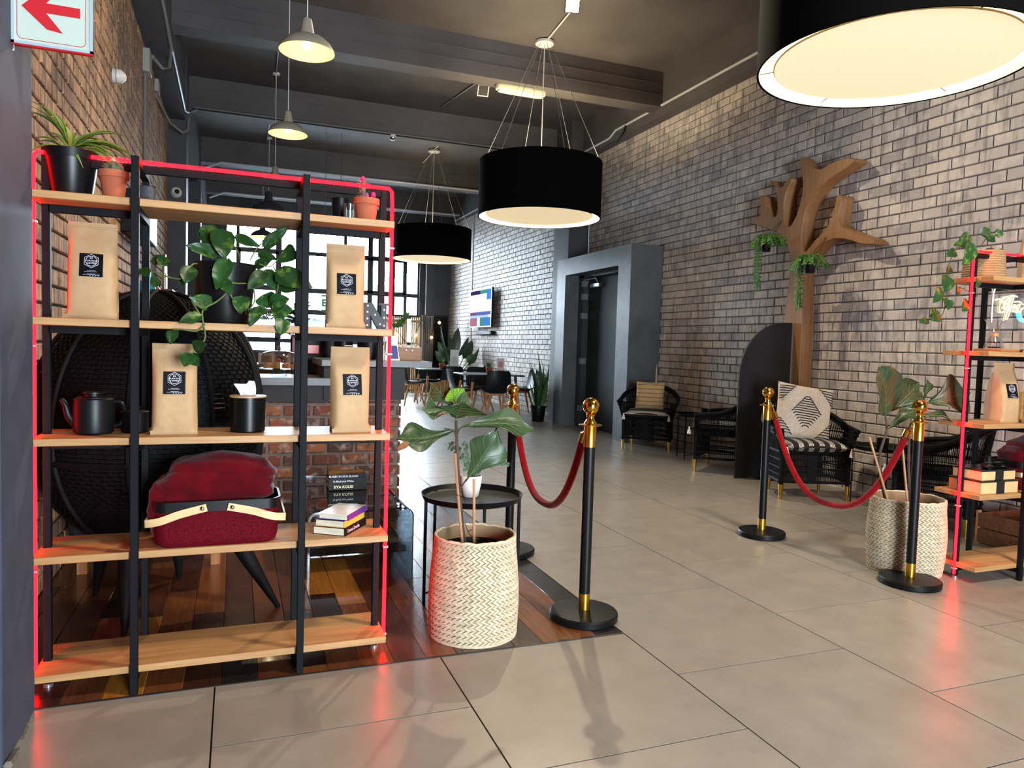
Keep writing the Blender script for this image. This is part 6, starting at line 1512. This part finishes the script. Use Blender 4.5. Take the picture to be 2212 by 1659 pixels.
MB().tube([(0, 0, .12), (.01, 0, .5), (0, 0, .82)], .012, 6).build('trunk', bark, mp_)
for i in range(18):
    a = rq.random()*2*PI; z0 = .35+.5*rq.random(); ln = .20+.1*rq.random(); p = Vector((0, 0, z0)); leaf(mp_, 'leaf', green_dark, p, p+Vector((math.cos(a)*ln, math.sin(a)*ln*.8, rq.uniform(-.08, .12))), .09, kind='paddle', w=False, nu=7, nv=2, droop=.1)
# ------------------------------------------------------------------ left wall shelves, monitor
mo = thing('wall_monitor', 'bright wall monitor glimpsed past the left shelf post', 'monitor', (-.72, 6.95, 2.04))
MB().box(-.15, .02, -.5, .5, .02, .36, .006).build('casing', black_sat, mo); MB().box(.0201, .024, -.48, .48, .05, .34).build('screen', emis('monitor_screen_glare', (.82, .95, 1.0), 1.0), mo)  # white emission stands in for glare reflected on the screen
ws = wood('wall_shelf_wood', C(120, 84, 56), C(92, 62, 40), grain=(20, 1.4, 20))
def wshelf(label, y0, y1, z): 
    o = MB().box(XL+.016, XL+.22, y0, y1, z-.03, z, .003).build('wall_shelf', ws); tag(o, label, 'shelf', 'short wooden wall shelves'); return o
wshelf('short wooden wall shelf with bottles on the tan brick wall', 6.5, 8.4, 1.50); wshelf('higher wooden wall shelf with an arched board on the tan brick wall', 8.7, 10.3, 1.76)
def bottle(label, x, y, z, r, h, mt, cap):
    t = thing('bottle', label, 'bottle', (x, y, z), 0, 'bottles on the wall shelf'); MB().lathe([(r, 0), (r, h*.6), (r*.4, h*.75), (r*.35, h*.92)], 20).build('body', mt, t); MB().lathe([(r*.45, h*.92), (r*.45, h)], 14).build('cap', cap, t)
bottle('bright blue bottle on the lower wall shelf', -.70, 6.75, 1.50, .06, .30, mat('blue_bottle', C(20, 160, 200), .3), black_sat); bottle('red bottle on the lower wall shelf', -.70, 7.25, 1.50, .05, .28, redp, black_sat); bottle('amber bottle on the lower wall shelf', -.70, 7.6, 1.50, .05, .22, mat('amber_bottle', C(150, 92, 40), .2), black_sat)
ab = thing('arched_board', 'arched wooden serving board standing on the higher wall shelf', 'board', (-.78, 9.2, 1.76)); MB().prism([(-.17, 0), (.17, 0)]+[(.17*math.cos(a), .22+.2*math.sin(a)) for a in [PI*i/14 for i in range(15)]], -.012, .012, lambda u, v, w_: (w_, u, v)).build('board', oak, ab); MB().prism([(-.10, .03), (.10, .03), (.10, .2), (-.10, .2)], .012, .02, lambda u, v, w_: (w_, u, v)).build('inner_panel', wood('pale_panel', C(200, 150, 90), C(176, 126, 70)), ab)
# ------------------------------------------------------------------ exit arrow sign on the pillar
sg = thing('arrow_sign', 'white sign with a red left arrow fixed to the dark pillar', 'sign', (-.611, 2.5, 2.075))
sx1, sh_ = .205, .205
signw = mat('sign_white', C(170, 184, 176), .5, spec=.2); signr = mat('sign_red', C(176, 20, 34), .45); alu = mat('sign_aluminium', C(168, 186, 200), .35, .3)
MB().box(0, sx1, -.006, .006, 0, sh_).build('plate', signw, sg)
m = MB(); fw = .0075
for (a, b, c_, d) in ((0, sx1, 0, fw), (0, sx1, sh_-fw, sh_), (0, fw, 0, sh_), (sx1-fw, sx1, 0, sh_)): m.box(a, b, -.010, .010, c_, d)
m.build('frame', alu, sg); MB().box(-.0, sx1, -.008, .008, -.004, .0).build('red_edge', signr, sg)
cxs, czs = .100, .108
def ar(u, v, w_): return (cxs+u, w_, czs+v)
arrow = [(-.075, 0), (-.012, .063), (.028, .068), (-.014, .017), (.072, .017), (.072, -.011), (-.014, -.011), (.028, -.062), (-.012, -.057)]
MB().prism(arrow, -.0072, -.006, ar).build('arrow', signr, sg)
MB().tube([(cxs+p[0], -.0062, czs+p[1]-.004) for p in rrect(.086, .088, .014)], .0009, 4, closed=True).build('border_line', signr, sg)
MB().tube([(.004, 0, -.003), (.004, 0, -.016), (.001, 0, -.02)], .0025, 6).build('hook', steel, sg)
# ------------------------------------------------------------------ television and sound bar
tv = thing('television', 'wall television with a colourful screen on the white-washed brick', 'television', (5.09, 15.45, 1.65))
MB().box(-.0, .045, -.76, .77, 0, .86, .006).build('casing', black_sat, tv)
MB().box(-.004, 0, -.76, .77, 0, .86).build('bezel', mat('silver_bezel', C(196, 198, 200), .3), tv)
def panel(y0, y1, z0, z1, c, s=.7): MB().box(-.006, -.004, y0, y1, z0, z1).build('screen_panel', emis('screen_%d_%d_%d' % tuple(int(q*255) for q in c), c, s), tv)
panel(-.72, -.44, .60, .83, C(60, 120, 200)); panel(-.44, .02, .74, .83, C(60, 130, 110)); panel(.02, .73, .74, .83, C(44, 30, 84)); panel(-.44, .73, .60, .74, C(214, 228, 240)); panel(-.72, .73, .345, .60, C(214, 228, 244)); panel(-.72, .3, .27, .345, C(80, 90, 160)); panel(.3, .73, .27, .345, C(110, 70, 100)); panel(-.6, .73, .215, .27, C(150, 180, 226)); panel(-.72, -.35, .03, .215, C(60, 110, 190)); panel(-.35, 0, .03, .215, C(60, 120, 130)); panel(0, .2, .03, .215, C(200, 220, 220)); panel(.2, .73, .03, .215, C(150, 100, 120))
MB().box(.045, .135, -.2, .2, .3, .6).build('wall_bracket', steel, tv)
sbr = thing('sound_bar', 'black sound bar on the wall below the television', 'speaker', (5.18, 15.35, 1.49)); MB().box(-.05, .05, -.52, .52, 0, .075, .01).build('body', mat('sound_bar_grey', C(90, 92, 94), .5), sbr); MB().box(-.053, .052, -.55, -.44, -.003, .078, .01).build('end_cap', black_sat, sbr)
# ------------------------------------------------------------------ dining tables and shell chairs
shellm = mat('black_shell_plastic', C(13, 15, 17), .42, spec=.35)
def make_chair():
    t = thing('shell_chair', 'x', 'chair', (0, 0, 0), 0, 'black shell chairs with wooden legs')
    prof = [(-.235, .43), (-.22, .455), (-.12, .448), (.0, .435), (.10, .435), (.165, .455), (.20, .52), (.225, .60), (.245, .70), (.262, .80), (.268, .825)]
    ws_ = [.19, .215, .235, .24, .235, .232, .23, .228, .22, .20, .165]
    up, dn = [], []
    for (y, z), w_ in zip(prof, ws_):
        ru, rd = [], []
        for j in range(11):
            s_ = -1+2*j/10; ed_ = .07*abs(s_)**3*(1 if z < .47 else .0); fw_ = -.055*abs(s_)**2.2*(1 if z > .47 else .25)
            p = Vector((s_*w_, y+fw_, z+ed_*.7)); ru.append(p); rd.append(p+Vector((0, .006 if z > .47 else 0, -.012 if z < .5 else 0)))
        up.append(ru); dn.append(rd)
    m = MB(); m.grid(up); m.grid(dn); m.build('shell', shellm, t, sharp=70)
    pad(.38, .38, .05, shellm, t).xf(Matrix.Translation((0, -.04, .46))).build('seat_pad', mat('black_seat_pad', C(16, 16, 18), .7), t)
    MB().box(-.12, .12, -.12, .12, .395, .43, .006).build('underframe', beech, t)
    for sx_ in (-1, 1):
        for sy_ in (-1, 1): MB().tube([(sx_*.10, sy_*.10, .41), (sx_*.215, sy_*.215, 0)], [.022, .014], 8).build('leg', beech, t)
    return t
chp = make_chair()
CH = [('black shell chair seen from behind at the nearer dining table', 4.18, 11.75, (.05, 1)), ('black shell chair at the left end of the nearer dining table', 3.72, 12.25, (1, -.05)), ('black shell chair at the right end of the nearer dining table', 4.95, 12.45, (-1, .1)), ('black shell chair on the far side of the nearer dining table', 4.35, 13.1, (0, -1)),
      ('black shell chair at the left end of the farther dining table', 3.33, 14.45, (1, .1)), ('black shell chair seen from behind at the farther dining table', 3.95, 13.75, (.1, 1)), ('black shell chair at the right end of the farther dining table', 4.75, 14.5, (-1, 0)), ('black shell chair on the far side of the farther dining table', 3.9, 15.35, (0, -1))]
for i, (lb, x, y, f_) in enumerate(CH):
    o = chp if i == 0 else copy_tree(chp)
    o.location = (x, y, 0); o.rotation_euler = (0, 0, facing(*f_)); o['label'] = lb
def dining(label, x, y, W_, D_):
    t = thing('dining_table', label, 'table', (x, y, 0), 0, 'black dining tables')
    MB().box(-W_/2, W_/2, -D_/2, D_/2, .715, .74, .004).build('tabletop', mat('black_table_top', C(22, 24, 26), .3), t)
    for sx_ in (-1, 1):
        for sy_ in (-1, 1):
            lg = MB().tube([(sx_*(W_/2-.12), sy_*(D_/2-.12), .60), (sx_*(W_/2-.05), sy_*(D_/2-.05), 0)], [.026, .015], 8).build('leg', beech, t)
            MB().tube([(sx_*(W_/2-.13), sy_*(D_/2-.13), .715), (sx_*(W_/2-.12), sy_*(D_/2-.12), .60)], [.028, .026], 8).build('leg_socket', black_sat, lg)
dining('nearer black dining table with a succulent on it', 4.25, 12.35, 1.05, .95); dining('farther black dining table by the slatted screen', 3.95, 14.55, .95, 1.0)
for (x, y, lb) in ((4.30, 12.45, 'succulent in a terracotta pot on the nearer dining table'), (3.93, 14.35, 'succulent in a terracotta pot on the farther dining table')):
    t = thing('potted_succulent', lb, 'potted plant', (x, y, .74), 0, 'succulents on the dining tables'); pot_parts(t, terracotta, .045, .058, .12, rim=.006, rimh=.03, n=20)
    for i in range(14): a = 2.4*i; leaf(t, 'leaf', green_fern, (0, 0, .11), (.06*math.cos(a), .06*math.sin(a), .17+.006*i), .03, kind='blade', w=False, nu=5, nv=1, droop=-.1, fold=.3)
    v_ = thing('glass_shaker', 'small glass shaker beside the '+lb.split(' in')[0]+(' on the nearer table' if y < 13 else ' on the farther table'), 'shaker', (x+.11, y-.06, .74), 0, 'glass shakers'); MB().lathe([(.03, 0), (.036, .03), (.03, .07), (.018, .085)], 18).build('body', white_paint, v_); MB().lathe([(.02, .085), (.018, .10), (.001, .102)], 14).build('cap', chrome, v_)
ms = boxy('table_menu', 'white menu card in a wooden stand on the farther dining table', 'menu', (4.18, 14.3, .74), [('card', (-.09, .09, -.002, .002, .05, .40), mat('menu_card_grey', C(206, 206, 206), .6)), ('stand', (-.10, .10, -.03, .03, 0, .06), pine)])
MB().box(-.06, .06, -.004, -.0022, .12, .26).build('print', GRY, ms)
ms = boxy('table_menu', 'pink menu card in a wooden stand on the nearer dining table', 'menu', (4.52, 12.45, .74), [('card', (-.07, .07, -.002, .002, .05, .28), mat('menu_card_pink', C(214, 196, 196), .6)), ('stand', (-.08, .08, -.03, .03, 0, .06), pine)])
MB().box(-.04, .04, -.004, -.0022, .12, .22).build('print', mat('pink_print', C(190, 130, 140), .6), ms)
# ------------------------------------------------------------------ tall plants
def blades(name, label, x, y, pr0, pr1, ph, n, hmin, hmax, wd, mt, seed, lean=.12, kind='blade', extra=()):
    t = thing(name, label, 'potted plant', (x, y, 0)); rr = random.Random(seed)
    MB().lathe([(pr0, 0), (pr0+.004, .006), (pr1, ph*.85), (pr1+.01, ph*.85), (pr1+.01, ph), (pr1-.004, ph), (pr1-.01, ph*.9)], 28).build('pot', black_sat, t); MB().lathe([(pr1-.008, ph*.9), (.001, ph*.92)], 16).build('soil', soil, t)
    for i in range(n):
        a = rr.random()*2*PI; h_ = rr.uniform(hmin, hmax); r_ = rr.uniform(.01, pr1*.6); b_ = Vector((r_*math.cos(a), r_*math.sin(a), ph*.9)); ln = rr.uniform(.3, 1)*lean
        leaf(t, 'leaf', mt, b_, b_+Vector((math.cos(a)*ln, math.sin(a)*ln, h_)), wd*rr.uniform(.8, 1.2), up=(math.cos(a+1.2), math.sin(a+1.2), .1), kind=kind, w=False, nu=9, nv=2, droop=rr.uniform(-.06, .1), fold=.25)
    for (bx_, by_, tx_, ty_, tz_, w_) in extra: leaf(t, 'leaf', mt, (bx_, by_, ph*.9), (tx_, ty_, tz_), w_, up=(.3, -1, .1), kind=kind, w=False, nu=10, nv=2, droop=.08, fold=.2)
    return t
blades('snake_plant', 'tall snake plant in a black pot beside the door portal', 4.74, 11.15, .10, .125, .27, 16, .35, .62, .06, green_blade, 5, lean=.16, extra=[(0, 0, -.05, -.02, 1.18, .07), (.02, 0, -.2, 0, 1.05, .06), (0, 0, .18, 0, 1.05, .06), (.03, 0, .10, .1, 1.0, .065), (-.02, 0, -.16, .05, .95, .06)])
bp_ = thing('bird_of_paradise', 'large-leaved bird of paradise plant under the television', 'potted plant', (4.62, 15.9, 0))
MB().lathe([(.16, 0), (.20, .30), (.19, .30), (.18, .27)], 28).build('pot', black_sat, bp_); MB().lathe([(.18, .27), (.001, .28)], 16).build('soil', soil, bp_)
Yb = 15.7
for i, (b_, m_, e_, wpx, up) in enumerate([((985, 830), (975, 778), (990, 708), 22, (0, -1, 0)), ((985, 830), (972, 780), (946, 738), 22, (-.3, -1, 0)), ((985, 830), (1000, 775), (1020, 735), 22, (.4, -1, .1)), ((985, 830), (960, 785), (940, 758), 16, (-.3, -1, .3)), ((985, 830), (965, 760), (952, 702), 8, (-1, -.4, 0)), ((985, 830), (1008, 782), (1030, 768), 20, (.2, -1, .5)), ((985, 830), (990, 770), (1012, 728), 14, (.5, -1, 0)), ((985, 830), (1010, 790), (1035, 752), 12, (.6, -1, 0)), ((985, 830), (975, 770), (968, 720), 10, (.5, -1, 0))]):
    p0 = Vector((4.62, 15.9, .27)); p1 = at(*m_, Yb+.1*math.sin(i)); p2 = at(*e_, Yb+.1*math.sin(i))
    stem(bp_, 'stalk', mat('leaf_stalk', C(96, 124, 70), .5), [p0, p0.lerp(p1, .5)+Vector((0, 0, .05)), p1], .012)
    leaf(bp_, 'leaf', green_blade if i % 2 else green_dark, p1, p2, wpx*.0112, up=up, kind='paddle', nu=9, nv=3, droop=.05, fold=.2)
# ------------------------------------------------------------------ slatted screen, curtain, string lights
ss = thing('slatted_screen', 'pale vertical-slat timber screen below the window', 'screen', (3.9, 17.25, 0))
slm = wood('screen_slat', C(204, 164, 110), C(176, 136, 86), grain=(20, 20, 1.2))
sl_me = MB().box(-.014, .014, -.012, .012, .04, 1.88).data('slat', slm)
for x in [3.30+.047*i for i in range(19)]:
    if 3.84 < x < 3.92: continue
    inst('slat', sl_me, ss, (x-3.9, 0, 0))
for z in (.12, .95, 1.75): MB().box(3.28, 3.83, 17.262, 17.285, z, z+.06).box(3.93, 4.18, 17.262, 17.285, z, z+.06).build('rail', slm, ss, w=True)
cu_ = thing('curtain', 'grey and black curtain beside the slatted screen', 'curtain', (4.6, 17.3, 0))
def drape(x0, x1, mt, nm):
    rows = [[(x0+(x1-x0)*i/40-4.6, .035*math.sin(i*1.35)+.0, z) for i in range(41)] for z in (.06, .6, 1.2, 1.93)]
    m = MB(); m.grid(rows); m.grid([[(p[0], p[1]+.004, p[2]) for p in r] for r in rows]); m.build(nm, mt, cu_, sharp=60)
drape(4.20, 4.50, mat('grey_curtain', C(150, 146, 144), .9), 'grey_drape'); drape(4.50, 4.86, mat('black_curtain', C(14, 13, 14), .95), 'black_drape')
MB().tube([(4.19, 17.3, 1.94), (4.9, 17.3, 1.94)], .012, 6).build('curtain_rod', black_sat, cu_, w=True)
sl = thing('string_lights', 'string of warm festoon bulbs along the slatted screen', 'string lights', (4.0, 17.15, 1.6))
wire_pts = [at(852, 712, 17.225), at(858, 716, 17.225), at(880, 740, 17.225), at(898, 718, 17.225), at(915, 690, 17.225), at(922, 740, 17.225), at(932, 724, 17.225), at(940, 690, 17.225), at(950, 692, 17.225)]
MB().tube(spline(wire_pts, 5), .006, 5).build('cable', black_sat, sl, w=True)
bulb_e = emis('festoon_glow', (1.0, .62, .18), 7.0)
for p in ((858, 722), (898, 724), (932, 729), (949, 697)):
    c_ = at(*p, 17.19); b_ = MB().ball(c_, .035, 12, 8).build('bulb', bulb_e, sl, w=True)
gv = thing('garland', 'leafy garland hanging on the slatted screen', 'garland', (3.6, 17.2, 1.5)); rgv = random.Random(6); gm2 = MB()
gp = spline([at(852, 705, 17.225), at(862, 700, 17.225), at(872, 690, 17.225), at(880, 680, 17.225)], 8); MB().tube(gp, .008, 5).build('stem', mat('brown_vine', C(74, 62, 42), .6), gv, w=True)
for p in gp:
    for k_ in range(3): rw, _, _ = leaf_grid(p, p+Vector((rgv.uniform(-.1, .1), -.03, rgv.uniform(-.1, .1))), .05, (0, -1, .3), kind='round', nu=4, nv=1); gm2.grid(rw)
gm2.build('leaves', green_fern, gv, w=True, sharp=80, fix=False)
